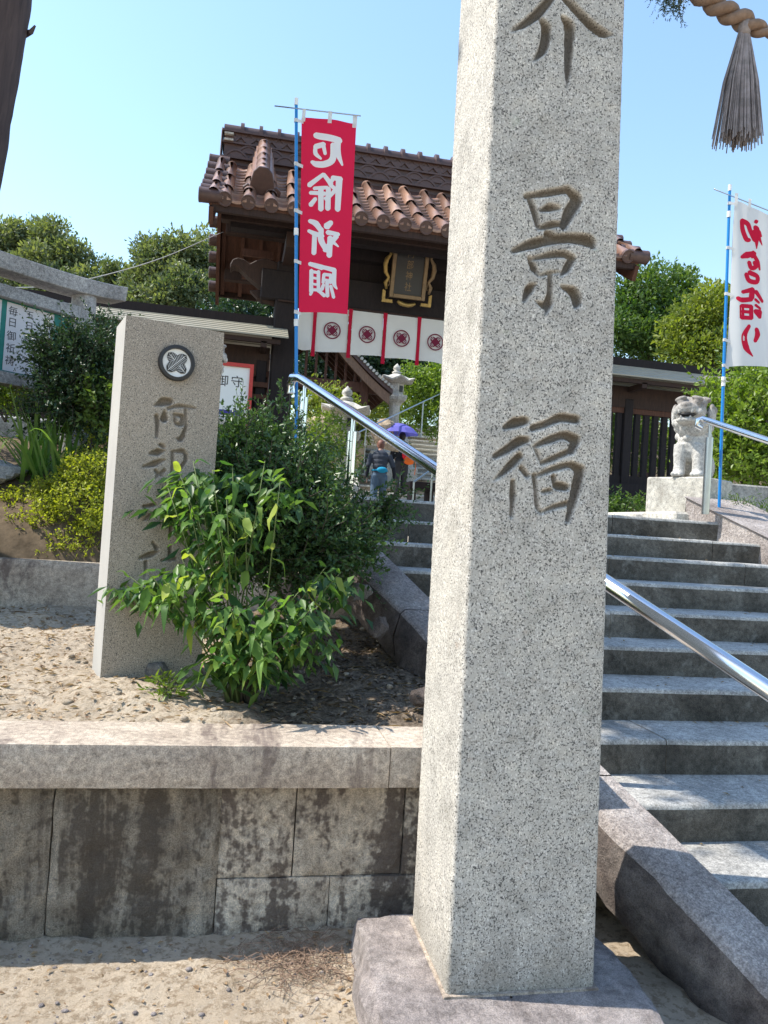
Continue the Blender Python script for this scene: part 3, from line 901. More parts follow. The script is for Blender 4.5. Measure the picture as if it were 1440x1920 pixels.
# ------------------------------------------------------------------ the tall inscribed pillar
plin = thing('pillar_plinth', 'rough purple-grey base stone under the tall granite pillar', 'plinth', (.95, 2.3, 0))
def rough_block(poly, z0, z1, name, mat, parent, seed, amp=.03):
    """a hewn stone on a plan polygon, with a chipped top edge"""
    P = [Vector((*p, 0)) for p in poly]
    ring = []
    n = len(P)
    for i in range(n):
        a, b = P[i], P[(i + 1) % n]
        k = max(3, int((b - a).length / .05))
        ring += [a.lerp(b, t / k) for t in range(k)]
    c = sum(ring, Vector()) / len(ring)
    N_ = len(ring); V = []; levels = [(0, 1.08, z0), (0, 1.06, z0 + (z1 - z0) * .45), (0, 1.03, z0 + (z1 - z0) * .8), (0, 1.0, z1 - .012), (0, .975, z1 - .001), (0, .85, z1 + .002), (0, .5, z1), (0, 0.01, z1)]
    for li, (_, s, z) in enumerate(levels):
        for k, q in enumerate(ring):
            d = q - c
            j = float(fbm(np.array([q.x * 7 + li * .8]), np.array([q.y * 7 + li * .5]), seed, 4)[0]) * amp
            j2 = float(fbm(np.array([q.x * 9]), np.array([q.y * 9 + li]), seed + 5, 4)[0]) * amp
            v = c + d * s + d.normalized() * (j * (2.2 if li < 5 else 0))
            V.append((v.x, v.y, z + (j2 * .8 if 0 < li < 5 else j2 * .15)))
    F_ = [(i * N_ + k, i * N_ + (k + 1) % N_, (i + 1) * N_ + (k + 1) % N_, (i + 1) * N_ + k) for i in range(len(levels) - 1) for k in range(N_)]
    o = npmesh(name, np.array(V), np.array(F_), mat, parent, smooth=True)
    o.data.set_sharp_from_angle(angle=rad(38))
    return o
rough_block([(.53, 2.70), (.50, 2.3), (.485, 1.95), (.50, 1.66), (1.2, 1.64), (1.32, 1.95), (1.36, 2.3), (1.32, 2.72)], -.08, .128, 'base_stone', M['plinth'], plin, 170, .034)
# mortar bedding that shows along the foot of the shaft
mbed = MB().prism([(.700, 2.195, .127), (1.192, 2.198, .127), (1.20, 2.66, .127), (.70, 2.66, .127)], (0, 0, .008))
mbed.build('mortar_bed', M['coping'], plin)

pil = thing('inscribed_pillar', 'tall tapering granite pillar carved with large characters in the foreground', 'pillar', (.946, 2.43, .13))
def pillar():
    z = np.concatenate([np.arange(.136, 3.30, .0042), np.linspace(3.31, 4.0, 12)])
    nz = len(z); t = (z - .13) / (3.13 - .13)
    XL = .710 + (.671 - .710) * t; XRr = 1.184 + (1.097 - 1.184) * t
    YF = np.full(nz, 2.207); YB = 2.652 - .02 * t
    c = .014
    nf = 116
    u = np.linspace(0, 1, nf)
    FX = (XL + c)[:, None] + ((XRr - c) - (XL + c))[:, None] * u[None, :]
    # carve on a regular grid, then look up
    ga = np.arange(.66, 1.20, .0035); gb = np.arange(.9, 3.32, .0035)
    GA, GB = np.meshgrid(ga, gb)
    dep = carve(parse(PILLAR_STROKES), GA, GB, 1.9, .030, .003)
    ia = np.clip((FX - ga[0]) / .0035, 0, len(ga) - 1.001); ib = np.clip((z[:, None] - gb[0]) / .0035, 0, len(gb) - 1.001) + FX * 0
    a0 = ia.astype(int); b0 = ib.astype(int); fa = ia - a0; fb = ib - b0
    dd = (dep[b0, a0] * (1 - fa) + dep[b0, a0 + 1] * fa) * (1 - fb) + (dep[b0 + 1, a0] * (1 - fa) + dep[b0 + 1, a0 + 1] * fa) * fb
    dd = np.where((z < .95)[:, None], 0, dd)
    FY = YF[:, None] + dd + fbm(FX * 30, z[:, None] * 30 + FX * 0, 5, 3) * .004
    cols = [np.stack([FX, FY, np.repeat(z[:, None], nf, 1)], -1)]
    carr = [np.clip(dd / .014, 0, 1) * .85]
    def col(x, y):
        n_ = fbm(z * 0 + x * 60 + y * 60, z * 60, 8, 3) * .0035
        cols.append(np.stack([x + n_, y + n_ * .5, z], -1)[:, None, :]); carr.append(np.zeros((nz, 1)))
    for a in (30, 60): col(XRr - c + c * math.sin(rad(a)), YF + c - c * math.cos(rad(a)))
    for s in np.linspace(.05, .97, 7): col(XRr, YF + (YB - YF) * s)
    for s in np.linspace(.98, .02, 5): col(XL + (XRr - XL) * s, YB)
    for s in np.linspace(.97, .055, 26): col(XL, YF + (YB - YF) * s)
    for a in (75, 45, 15): col(XL + c - c * math.sin(rad(a)), YF + c - c * math.cos(rad(a)))
    V = np.concatenate(cols, 1); A = np.concatenate(carr, 1)
    nc = V.shape[1]
    i = np.arange(nz - 1)[:, None] * nc; k = np.arange(nc)[None, :]
    F_ = np.stack([i + k, i + (k + 1) % nc, i + nc + (k + 1) % nc, i + nc + k], -1).reshape(-1, 4)
    npmesh('shaft', V.reshape(-1, 3), F_, M['granite'], pil, smooth=True, attr={'carve': A.ravel()})
    MB().prism([(XL[-1], YF[-1], 4.0), (XRr[-1], YF[-1], 4.0), (XRr[-1], YB[-1], 4.0), (XL[-1], YB[-1], 4.0)], (0, 0, .05)).build('cap', M['granite'], pil)
pillar()

# ------------------------------------------------------------------ name stone with the crest
SGN = Vector((-.539, 3.632, 0)); SU = Vector((.954, .300, 0)).normalized(); SN = Vector((.300, -.954, 0)).normalized()
sgn = thing('name_stone', 'upright brown-speckled stone slab with round feather crest and carved name', 'stone slab', (SGN.x + .21, SGN.y + .05, .72))
def name_stone():
    Wd, Th = .455, .25
    a = np.arange(0, Wd + 1e-6, Wd / 110); z = np.concatenate([np.linspace(.62, 1.25, 12), np.arange(1.255, 2.2, .0045), np.linspace(2.21, 2.388, 6)])
    A, Z = np.meshgrid(a, z)
    ga = np.arange(0, Wd + .01, .004); gb = np.arange(1.2, 2.3, .004); GA, GB = np.meshgrid(ga, gb)
    dep = carve([[(p[0] * 1.02, p[1], p[2] * 1.2) for p in st] for st in parse(SIGN_STROKES)], GA, GB, 1.5, .024, .003)
    a0 = np.clip(np.round((A - ga[0]) / .004).astype(int), 0, len(ga) - 1); b0 = np.clip(np.round((Z - gb[0]) / .004).astype(int), 0, len(gb) - 1)
    dd = np.where((Z > 1.24) & (Z < 2.22), dep[b0, a0], 0)
    dd[:, 0] = 0; dd[:, -1] = 0
    def pt(A_, D_, Z_): return np.stack([SGN.x + SU.x * A_ - SN.x * D_, SGN.y + SU.y * A_ - SN.y * D_, Z_], -1)
    ny, nx = A.shape
    i = np.arange(ny - 1)[:, None] * nx + np.arange(nx - 1)[None, :]
    F_ = np.stack([i, i + 1, i + nx + 1, i + nx], -1).reshape(-1, 4)
    o = npmesh('carved_face', pt(A, dd, Z).reshape(-1, 3), F_, M['sign_stone'], sgn, smooth=True, attr={'carve': (np.clip(dd / .014, 0, 1) * .7).ravel()})
    zt = z[-1]
    q = lambda a_, d_, z_: tuple(pt(np.array(a_), np.array(d_), np.array(z_)))
    mb = MB()
    mb.add([q(0, 0, .62), q(0, Th, .62), q(0, Th, zt - .006), q(0, 0, zt)], [(0, 1, 2, 3)])
    mb.add([q(Wd, 0, .62), q(Wd, Th, .62), q(Wd, Th, zt - .006), q(Wd, 0, zt)], [(3, 2, 1, 0)])
    mb.add([q(0, Th, .62), q(Wd, Th, .62), q(Wd, Th, zt - .006), q(0, Th, zt - .006)], [(0, 1, 2, 3)])
    mb.add([q(0, 0, zt), q(Wd, 0, zt), q(Wd, Th, zt - .006), q(0, Th, zt - .006)], [(0, 1, 2, 3)])
    mb.build('slab', M['sign_side'], sgn, fix=False)
name_stone()
def disc_pts(c, u, v, r, n=40): return [c + u * (r * math.cos(2 * math.pi * k / n)) + v * (r * math.sin(2 * math.pi * k / n)) for k in range(n)]
def feather_outline(L, Wf, n=12):
    """one hawk feather, pointed quill at the bottom, rounded tip"""
    pts = []
    for s in (1, -1):
        row = []
        for i in range(n + 1):
            t = i / n
            wv = Wf * max(.02, (1 - abs(2 * t - 1) ** 3.2)) ** .5 * (1 - .40 * math.exp(-((t - .5) / .12) ** 2))
            row.append((s * wv * (0.02 if t == 1 else 1), -L + 2 * L * t))
        pts += row if s == 1 else row[::-1]
    return pts
def feather_crest(c, u, v, n, R, col, vein, parent, lift=.004, veins=True):
    """two crossed hawk feathers inside a ring of radius R"""
    for k, ang in enumerate((45, -45)):
        a = rad(ang); fu = u * math.cos(a) + v * math.sin(a); fv = v * math.cos(a) - u * math.sin(a)
        mb = MB(); L, Wf = R * .98, R * .44
        # four lobes: tip lobe and split quill end
        P = feather_outline(L, Wf)
        mb.add([c + n * (lift + .0016 * k) + fu * x + fv * y for x, y in P], [tuple(range(len(P)))])
        o = mb.build('feather', col, parent, fix=False)
        if veins:
            vb = MB()
            for i in range(-5, 7):
                y = L * (i / 7.5)
                for s in (1, -1):
                    p0 = c + n * (lift + .0016 * k + .0008) + fv * (y - .12 * L); p1 = p0 + fu * (s * Wf * .85) + fv * (.16 * L)
                    vb.bar(p0, p1, R * .022, .0004, up=n)
            vb.bar(c + n * (lift + .0016 * k + .0011) - fv * L * .95, c + n * (lift + .0016 * k + .0011) + fv * L * .9, R * .035, .0004, up=n)
            vb.build('feather_veins', vein, o)['kind'] = 'stuff'
bc = SGN + SU * .238 + Vector((0, 0, 2.206)) + SN * .0
zv = Vector((0, 0, 1))
mb = MB()
for r0, r1, h0, h1 in ((.085, .082, 0, .022), (.082, .068, .022, .024), (.068, .065, .024, .006)):
    A_ = [p + SN * h0 for p in disc_pts(bc, SU, zv, r0)]; B_ = [p + SN * h1 for p in disc_pts(bc, SU, zv, r1)]
    mb.add(A_ + B_, [(k, (k + 1) % 40, 40 + (k + 1) % 40, 40 + k) for k in range(40)])
rim_ = mb.build('crest_ring', M['black'], sgn, smooth=True, angle=30)
MB().add([p + SN * .007 for p in disc_pts(bc, SU, zv, .0685)], [tuple(range(40))]).build('crest_disc', M['badge_white'], sgn)
feather_crest(bc, SU, zv, SN, .060, M['black'], M['badge_white'], sgn, lift=.009)

# ------------------------------------------------------------------ handrails
def rail_pt(Y): return Vector((.364 - .385 * (Y - 5.413), Y, 2.528 + (Y - 5.413) * .4368))
hr = thing('handrail', 'polished steel handrail on the left kerb of the stone stairs', 'handrail', tuple(at(632, 960, 5.0)))
pts = [rail_pt(y) for y in np.linspace(1.3, 5.30, 12)]
top = rail_pt(5.36)
pts += [top, top + Vector((-.045, .075, .012)), top + Vector((-.05, .12, -.03)), top + Vector((-.045, .12, -.09))]
MB().tube(pts, .030, 16).build('rail', M['steel'], hr, smooth=True, angle=40)
for y in (5.28, 4.62, 3.1, 1.75):
    q = rail_pt(y); foot = ZPL(y) - .05
    o = MB().tube([q + Vector((0, 0, -.11)), Vector((q.x, q.y, foot))], .030, 14).build('post', M['steel'], hr, smooth=True, angle=40)
    MB().tube([q + Vector((0, 0, -.02)), q + Vector((0, 0, -.12))], .013, 10).build('bracket', M['steel'], o, smooth=True, angle=40)
    MB().tube([Vector((q.x, q.y, foot + .06)), Vector((q.x, q.y, foot + .03))], .05, 16).build('collar', M['steel'], o, smooth=True, angle=40)

hr2 = thing('handrail', 'steel handrail at the right of the stairs, ending before the lion statue', 'handrail', tuple(at(1338, 962, 6.4)))
a0 = at(1318, 786, 6.35); a1 = at(1475, 838, 5.35)
dirv = (a1 - a0).normalized()
pts = [a0 + Vector((.0, 0, -.075)), a0 + Vector((-.035, .02, -.055)), a0 + Vector((-.035, .02, -.012)), a0, a0 + dirv * .15] + [a0 + dirv * s for s in (.6, 1.2, 2.2)]
MB().tube(pts, .026, 14).build('rail', M['steel'], hr2, smooth=True, angle=40)
pt_ = a0 + dirv * .11
o = MB().tube([Vector((pt_.x, pt_.y, pt_.z - .13)), Vector((pt_.x, pt_.y, 1.78))], .030, 14).build('post', M['steel_dull'], hr2, smooth=True, angle=40)
MB().tube([pt_ + Vector((0, 0, -.02)), pt_ + Vector((0, 0, -.14))], .012, 10).build('bracket', M['steel_dull'], o, smooth=True, angle=40)

# ------------------------------------------------------------------ banners
BE = Vector((math.cos(YAW), -math.sin(YAW), 0)); BN = Vector((-math.sin(YAW), -math.cos(YAW), 0))   # along the cloth, towards the viewer
def banner(label, p0, foot, quad, strokes, clothmat, inkmat, crossbar, clips, wave, letters_name='lettering', tabs=None, fat=1.0):
    r = thing('banner', label, 'banner', tuple(foot))
    P = lambda a, b, l=0.0: p0 + BE * a + Vector((0, 0, b)) + BN * l
    top = P(0, .03)
    pole = MB().tube([foot, foot.lerp(top, .5), top], [.0125, .0125, .011], 12).build('pole', M['pole_blue'], r, smooth=True, angle=40)
    MB().tube([top + Vector((0, 0, -.02)), top + Vector((0, 0, .03))], .014, 10).build('pole_tip', M['white_plastic'], pole, smooth=True, angle=40)
    axis = (top - foot).normalized()
    for s in clips:
        c = foot.lerp(top, s)
        MB().tube([c - axis * .025, c + axis * .025], .0165, 12).build('pole_joint', M['white_plastic'], pole, smooth=True, angle=40)
    c0, c1 = crossbar
    MB().tube([P(*c0, .006), P(*c1, .006)], .0045, 8).build('crossbar', M['steel_dull'], r, smooth=True)
    TL, TR, BR, BL = quad
    def surf(s, t, l=0.0):
        a = (TL[0] * (1 - s) + TR[0] * s) * (1 - t) + (BL[0] * (1 - s) + BR[0] * s) * t
        b = (TL[1] * (1 - s) + TR[1] * s) * (1 - t) + (BL[1] * (1 - s) + BR[1] * s) * t
        return P(a, b, l + wv(a, b))
    def wv(a, b): return wave(a, b)
    n, m = 24, 60
    V = [surf(i / n, j / m) for j in range(m + 1) for i in range(n + 1)]
    F_ = [(j * (n + 1) + i, j * (n + 1) + i + 1, (j + 1) * (n + 1) + i + 1, (j + 1) * (n + 1) + i) for j in range(m) for i in range(n)]
    cl = npmesh('cloth', np.array([tuple(v) for v in V]), np.array(F_), clothmat, r, smooth=True)
    sb = stroke_ribbons([[(p[0], p[1], p[2] * fat) for p in st] for st in parse(strokes)], lambda a, b, l: P(a, b, wave(a, b) + l), .012)
    sb.build(letters_name, inkmat, cl, fix=False)
    for (s, t, w_, h_) in tabs[0]:        # loops over the crossbar
        q0 = surf(s, 0, .003); u_ = (surf(min(1, s + .02), 0) - surf(max(0, s - .02), 0)).normalized()
        tb = MB(); tb.add([q0 - u_ * w_ + Vector((0, 0, -.03)), q0 + u_ * w_ + Vector((0, 0, -.03)), q0 + u_ * w_ + Vector((0, 0, h_)), q0 - u_ * w_ + Vector((0, 0, h_)), q0 + BN * .006 - u_ * w_ + Vector((0, 0, h_ + .008)), q0 + BN * .006 + u_ * w_ + Vector((0, 0, h_ + .008))], [(0, 1, 2, 3), (3, 2, 5, 4)])
        tb.build('hanging_loop', M['white_cloth'], cl)
    for t in tabs[1]:                      # ties round the pole
        q0 = surf(.04, t, .004)
        ph = max(0, min(1, (q0.z - foot.z) / (top.z - foot.z))); pc = foot.lerp(top, ph)
        dn = Vector((0, 0, -.018))
        up_ = Vector((0, 0, .012))
        tb = MB()
        tb.add([pc + BN * .016 - BE * .014 + up_, q0 + dn + up_, q0 + dn - up_, pc + BN * .016 - BE * .014 - up_], [(0, 1, 2, 3)])
        tb.tube([pc - axis * .012, pc + axis * .012], .0155, 10)
        tb.build('pole_tie', M['white_cloth'], cl)
    return r
banner('red nobori banner with large white characters on a blue pole, in front of the gate',
       Vector((.237, 5.495, 4.469)), Vector((.405, 5.512, 2.00)),
       ((.047, -.083), (.438, -.088), (.466, -1.469), (.118, -1.474)), RED_STROKES, M['red_cloth'], M['ink_white'],
       ((-.152, -.008), (.468, -.040)), (.37, .63), lambda a, b: .016 * math.sin(a * 11 + b * 1.6) + .010 * math.sin(b * 4.2 + a * 7) + .006 * math.sin(a * 26 - b * 3) * math.exp(-(b + .08) ** 2 * 6),
       tabs=([(.04, 0, .013, .05), (.52, 0, .014, .045), (.97, 0, .016, .05)], [.012, .235, .475, .735, .995]), fat=1.12)
banner('white nobori banner with red brush characters on a blue pole, at the right edge',
       Vector((3.86, 5.707, 4.478)), Vector((3.935, 5.72, 1.80)),
       ((.036, -.078), (.50, -.205), (.585, -1.432), (.059, -1.456)), WHITE_STROKES, M['white_cloth'], M['ink_red'],
       ((-.134, .014), (.52, -.20)), (.40, .41, .92), lambda a, b: .026 * math.sin(a * 13 + b * 1.4 + .6) + .012 * math.sin(b * 5 + a * 6) + .007 * math.sin(a * 31 + b * 2),
       tabs=([(.02, 0, .013, .05), (.28, 0, .014, .05), (.72, 0, .014, .055), (.98, 0, .014, .05)], [.01, .28, .56, .84, .995]), fat=1.30)

# ------------------------------------------------------------------ main gate
GZ = 1.712; EY, RY, BY = 9.6, 11.5, 13.4
gate = thing('shrine_gate', 'dark wooden shrine gate with brown tiled roof behind the red banner', 'gate', (2.31, 11.5, GZ))
def zs(s): return 5.36 + 1.05 * s + .37 * s * s           # roof board height, s 0 at eave, 1 at ridge
def roof_pt(x, s, lift=0.0, back=False):
    y = EY + (RY - EY) * s
    dz = (1.05 + .74 * s) / (RY - EY); nrm = Vector((0, -dz, 1)).normalized()
    p_ = Vector((x, y, zs(s))) + nrm * lift
    if back: p_.y = 2 * RY - p_.y
    return p_
def slope_m(x, s, lift, back=False):
    dz = (1.05 + .74 * s) / (RY - EY)
    t = Vector((0, 1, dz)).normalized(); nrm = Vector((0, -dz, 1)).normalized(); xx = Vector((1, 0, 0))
    p_ = Vector((x, EY + (RY - EY) * s, zs(s))) + nrm * lift
    m4 = Matrix(((xx.x, t.x, nrm.x, p_.x), (xx.y, t.y, nrm.y, p_.y), (xx.z, t.z, nrm.z, p_.z), (0, 0, 0, 1)))
    if back: m4 = Matrix.Translation((0, 2 * RY, 0)) @ Matrix.Diagonal((1, -1, 1, 1)) @ m4
    return m4
GI = ROOT[gate.name].inverted()
def place(name, me, m4, parent):
    o = bpy.data.objects.new(name, me); COL.objects.link(o); o.parent = parent
    o.matrix_local = rootmat(parent).inverted() @ m4
    return o
# roof: sheathing with curved slopes
roof = None
for back in (False, True):
    mb = MB(); ns = 10; x0, x1 = -.56, 5.18
    V = []
    for i in range(ns + 1):
        for lift in (0, -.05):
            for x in (x0, x1): V.append(roof_pt(x, i / ns, lift, back))
    F_ = []
    for i in range(ns):
        a, b = i * 4, (i + 1) * 4
        F_ += [(a, a + 1, b + 1, b), (a + 2, b + 2, b + 3, a + 3), (a, b, b + 2, a + 2), (a + 1, a + 3, b + 3, b + 1)]
    F_ += [(0, 2, 3, 1), (ns * 4, ns * 4 + 1, ns * 4 + 3, ns * 4 + 2)]
    mb.add(V, F_)
    o = mb.build('roof_boarding', M['wood_red'], gate)
    if roof is None: roof = o
# tiles (shared meshes)
def arc_tile(r0, r1, L, a0=-15, a1=195, n=9):
    mb = MB()
    V = []
    for (y, r) in ((0, r0), (L * .88, r1), (L * .88, r1 * 1.0), (L, r1 * .98)):
        for k in range(n):
            a = rad(a0 + (a1 - a0) * k / (n - 1)); V.append((r * math.cos(a), y, r * math.sin(a)))
    F_ = [(i * n + k, i * n + k + 1, (i + 1) * n + k + 1, (i + 1) * n + k) for i in range(3) for k in range(n - 1)]
    return V, F_
V, F_ = arc_tile(.083, .077, .70)
me_round = npmesh('round_tile', np.array(V), np.array(F_), M['tile'], smooth=True); t_ = me_round.data; bpy.data.objects.remove(me_round); me_round = t_
mb = MB(); nn = 16
prof = [(.077, .14), (.084, .0), (.090, -.012), (.090, -.03), (.078, -.034), (.070, -.026), (.001, -.026)]
V = [(r * math.cos(2 * math.pi * k / nn), y, r * math.sin(2 * math.pi * k / nn)) for r, y in prof for k in range(nn)]
mb.add(V, [(i * nn + k, i * nn + (k + 1) % nn, (i + 1) * nn + (k + 1) % nn, (i + 1) * nn + k) for i in range(len(prof) - 1) for k in range(nn)])
o = mb.build('eave_end_tile', M['tile_dark'], smooth=True, angle=35); me_end = o.data; bpy.data.objects.remove(o)
n = 7; V = []
for (y, dz_) in ((.0, -.034), (.0, .004), (.185, -.036)):
    for k in range(n):
        x = -.12 + .24 * k / (n - 1); V.append((x, y, .040 * (x / .12) ** 2 + dz_))
F_ = [(i * n + k, i * n + k + 1, (i + 1) * n + k + 1, (i + 1) * n + k) for i in range(2) for k in range(n - 1)]
o = npmesh('pan_tile', np.array(V), np.array(F_), M['tile'], smooth=False); me_pan = o.data; bpy.data.objects.remove(o)
ROWX = [-.37 + .2825 * k for k in range(20)]
SL = 2.38
for x in ROWX:
    for j in range(3):
        s = (j * .66 + random.uniform(-.02, .02)) / SL
        place('round_tile', me_round, slope_m(x, s + .01, .045) @ Matrix.Rotation(rad(random.uniform(-2, 2)), 4, 'Z') @ Matrix.Rotation(rad(1.2 + random.uniform(-.6, .6)), 4, 'X'), roof)
    place('eave_end_tile', me_end, slope_m(x, .0, .045), roof)
PANX = [-.51] + [x + .141 for x in ROWX[:-1]]
for x in PANX:
    for j in range(14):
        place('pan_tile', me_pan, slope_m(x, (j * .142) / SL - .012, .036) @ Matrix.Rotation(rad(2.5 + random.uniform(-.6, .6)), 4, 'X'), roof)
# back slope: simple rows joined (not seen from the front)
bk = MB()
for x in ROWX:
    bk.tube([roof_pt(x, s, .04, True) for s in (0, .33, .66, 1)], .092, 8)
bk.build('back_slope_tiles', M['tile'], roof, smooth=True)['kind'] = 'stuff'
# verge rolls that point sideways, on both gables
mb = MB(); nn = 14
prof = [(.086, -.26), (.092, 0), (.094, .0), (.094, .022), (.082, .028), (.074, .02), (.001, .02)]
V = [(y, r * math.cos(2 * math.pi * k / nn), r * math.sin(2 * math.pi * k / nn)) for r, y in prof for k in range(nn)]
mb.add(V, [(i * nn + k, i * nn + (k + 1) % nn, (i + 1) * nn + (k + 1) % nn, (i + 1) * nn + k) for i in range(len(prof) - 1) for k in range(nn)])
o = mb.build('verge_tile', M['tile_dark'], smooth=True, angle=35); me_verge = o.data; bpy.data.objects.remove(o)
for side in (-1, 1):
    xv = -.66 if side < 0 else 5.28
    for back in (False, True):
        for j in range(7):
            m4 = slope_m(xv, .02 + j * .14, .05, back) @ Matrix.Diagonal((side, 1, 1, 1))
            place('verge_tile', me_verge, m4, roof)
        for j in range(3):
            place('verge_cap', me_round, slope_m(xv - side * .15, .0 + j * .29, .10, back) @ Matrix.Diagonal((.8, .95, .8, 1)), roof)
        # barge board
        bb = MB()
        V = []
        for s in np.linspace(-.03, 1, 9):
            for lift in (-.06, -.26):
                for dx in (0, side * .055): V.append(roof_pt(xv - side * .16 + dx, s, lift, back))
        F_ = []
        for i in range(8):
            a, b = i * 4, i * 4 + 4
            F_ += [(a, a + 1, b + 1, b), (a + 2, b + 2, b + 3, a + 3), (a, b, b + 2, a + 2), (a + 1, a + 3, b + 3, b + 1)]
        F_ += [(0, 2, 3, 1), (32, 33, 35, 34)]
        bb.add(V, F_); bb.build('barge_board', M['wood_red'], gate)
# eave fascia and rafters
for back in (False, True):
    f0 = roof_pt(2.31, .005, -.075, back)
    MB().box((-.52, f0.y - .03, f0.z - .05), (5.14, f0.y + .03, f0.z + .035)).build('eave_board', M['wood_brown'], gate)
    for k in range(20):
        x = -.45 + k * .2905
        mb = MB()
        for s0, s1 in ((.03, .35), (.35, .68), (.68, 1.0)):
            mb.bar(roof_pt(x, s0, -.10, back), roof_pt(x, s1, -.10, back), .062, .085)
        mb.build('rafter', M['wood_red'] if back else M['wood_brown'], gate)
    for s in (.26, .62):
        q = roof_pt(2.31, s, -.24, back)
        MB().box((-.42, q.y - .075, q.z - .09), (5.04, q.y + .075, q.z + .085)).build('purlin', M['wood_brown'], gate, bevel=.008)
q = roof_pt(2.31, 1, -.26)
MB().box((-.40, RY - .09, q.z - .12), (5.02, RY + .09, q.z + .10)).build('ridge_beam', M['wood_brown'], gate)
# ridge of stacked tiles
ridge = MB().box((-.50, 11.34, 6.56), (5.12, 11.66, 7.12)).build('ridge_core', M['tile_dark'], roof)
for z0, d_ in ((6.70, .06), (6.925, .04), (7.09, .05)):
    MB().box((-.53, 11.34 - d_, z0), (5.15, 11.66 + d_, z0 + .028)).build('ridge_course', M['tile_dark'], ridge)
def wave_tile(wd, ht, d_):
    mb = MB(); n = 9; V = []
    for k in range(n):
        t = -1 + 2 * k / (n - 1); V.append((t * wd / 2, 0, ht * (1 - t * t)))
    for k in range(n):
        t = -1 + 2 * k / (n - 1); V.append((t * wd / 2 * .8, 0, ht * .8 * (1 - t * t) - ht * .02))
    V += [(v[0], d_, v[2]) for v in V[:n]]
    F_ = [(k, k + 1, n + k + 1, n + k) for k in range(n - 1)] + [(k, 2 * n + k, 2 * n + k + 1, k + 1) for k in range(n - 1)]
    V2 = [(v[0], .012, v[2]) for v in V[n:2 * n]]
    nb = len(V); V += V2; F_.append(tuple(range(nb, nb + n)))
    F_ += [(n + k, n + k + 1, nb + k + 1, nb + k) for k in range(n - 1)]
    mb.add(V, F_)
    o = mb.build('wave_tile', M['tile_dark'], smooth=False); me = o.data; bpy.data.objects.remove(o)
    return me
meW = wave_tile(.36, .115, .05); mew = wave_tile(.22, .085, .04)
for r_ in range(2):
    for k in range(16):
        x = -.32 + k * .355 + (.178 if r_ else 0)
        if x < 5.0: place('wave_tile', meW, Matrix.Translation((x, 11.295 + .014 * r_, 6.73 + .085 * r_)), ridge)
for r_ in range(2):
    for k in range(25):
        x = -.38 + k * .222 + (.111 if r_ else 0)
        if x < 5.04: place('wave_tile', mew, Matrix.Translation((x, 11.315 + .01 * r_, 6.955 + .065 * r_)) @ Matrix.Scale(-1, 4, (0, 0, 1)) @ Matrix.Translation((0, 0, -.085)), ridge)
o = MB().tube([(0, 0, 0), (.262, 0, 0)], .125, 12).build('ridge_cap', M['tile_dark'], smooth=True, angle=40); me_cap = o.data; bpy.data.objects.remove(o)
o = MB().tube([(-.026, 0, .0), (.026, 0, 0)], .168, 12).build('ridge_knob', M['tile_dark'], smooth=True, angle=40); me_knob = o.data; bpy.data.objects.remove(o)
for k in range(21):
    place('ridge_cap', me_cap, Matrix.Translation((-.52 + k * .268, 11.5, 7.15)), ridge)
    place('ridge_knob', me_knob, Matrix.Translation((-.52 + k * .268 + .262, 11.5, 7.155)), ridge)
for side in (-1, 1):
    xx = -.535 if side < 0 else 5.155
    mb = MB().prism([(xx, 11.26, 6.60), (xx, 11.31, 6.9), (xx, 11.36, 7.14), (xx, 11.5, 7.24), (xx, 11.64, 7.14), (xx, 11.69, 6.9), (xx, 11.74, 6.60)], (side * .02, 0, 0))
    mb.build('ridge_end_tile', M['tile_dark'], ridge, bevel=.012)
    for zz in (7.05, 6.96):
        MB().box((min(xx - side * .02, xx + side * .02) + .05 * (side < 0) - .0, 11.27, zz - .014), (max(xx - side * .02, xx + side * .02) + .14 * (side < 0), 11.33, zz + .014)).build('ridge_tie', M['pale_stone'], ridge)
    # descending ridge with end ornament
    xd = .07 if side < 0 else 4.55
    dr = MB()
    for lift, wd in ((.10, .30), (.16, .26), (.22, .22)):
        V = []
        for s in np.linspace(.36, .97, 6):
            for l2 in (lift, lift + .045):
                for dx in (-wd / 2, wd / 2): V.append(roof_pt(xd + dx, s, l2))
        F_ = []
        for i in range(5):
            a, b = i * 4, i * 4 + 4
            F_ += [(a, a + 1, b + 1, b), (a + 2, b + 2, b + 3, a + 3), (a, b, b + 2, a + 2), (a + 1, a + 3, b + 3, b + 1)]
        F_ += [(0, 2, 3, 1), (20, 21, 23, 22)]
        dr.add(V, F_)
    dro = dr.build('descending_ridge', M['tile'], roof)
    for j in range(5):
        place('ridge_cap_tile', me_round, slope_m(xd, .345 + j * .125, .27) @ Matrix.Diagonal((1.15, .46, 1.15, 1)) @ Matrix.Rotation(rad(2.5), 4, 'X'), dro)
    m4 = slope_m(xd, .33, .0)
    pl = [(-.24, .03), (-.25, .10), (-.19, .15), (-.16, .13), (-.15, .20), (-.12, .31), (-.06, .375), (.06, .375), (.12, .31), (.15, .20), (.16, .13), (.19, .15), (.25, .10), (.24, .03), (.12, .0), (-.12, .0)]
    mb = MB().prism([m4 @ Vector((a, 0, b)) for a, b in pl], m4.to_3x3() @ Vector((0, .06, 0)))
    mb.build('ogre_tile', M['tile_dark'], dro, bevel=.008)
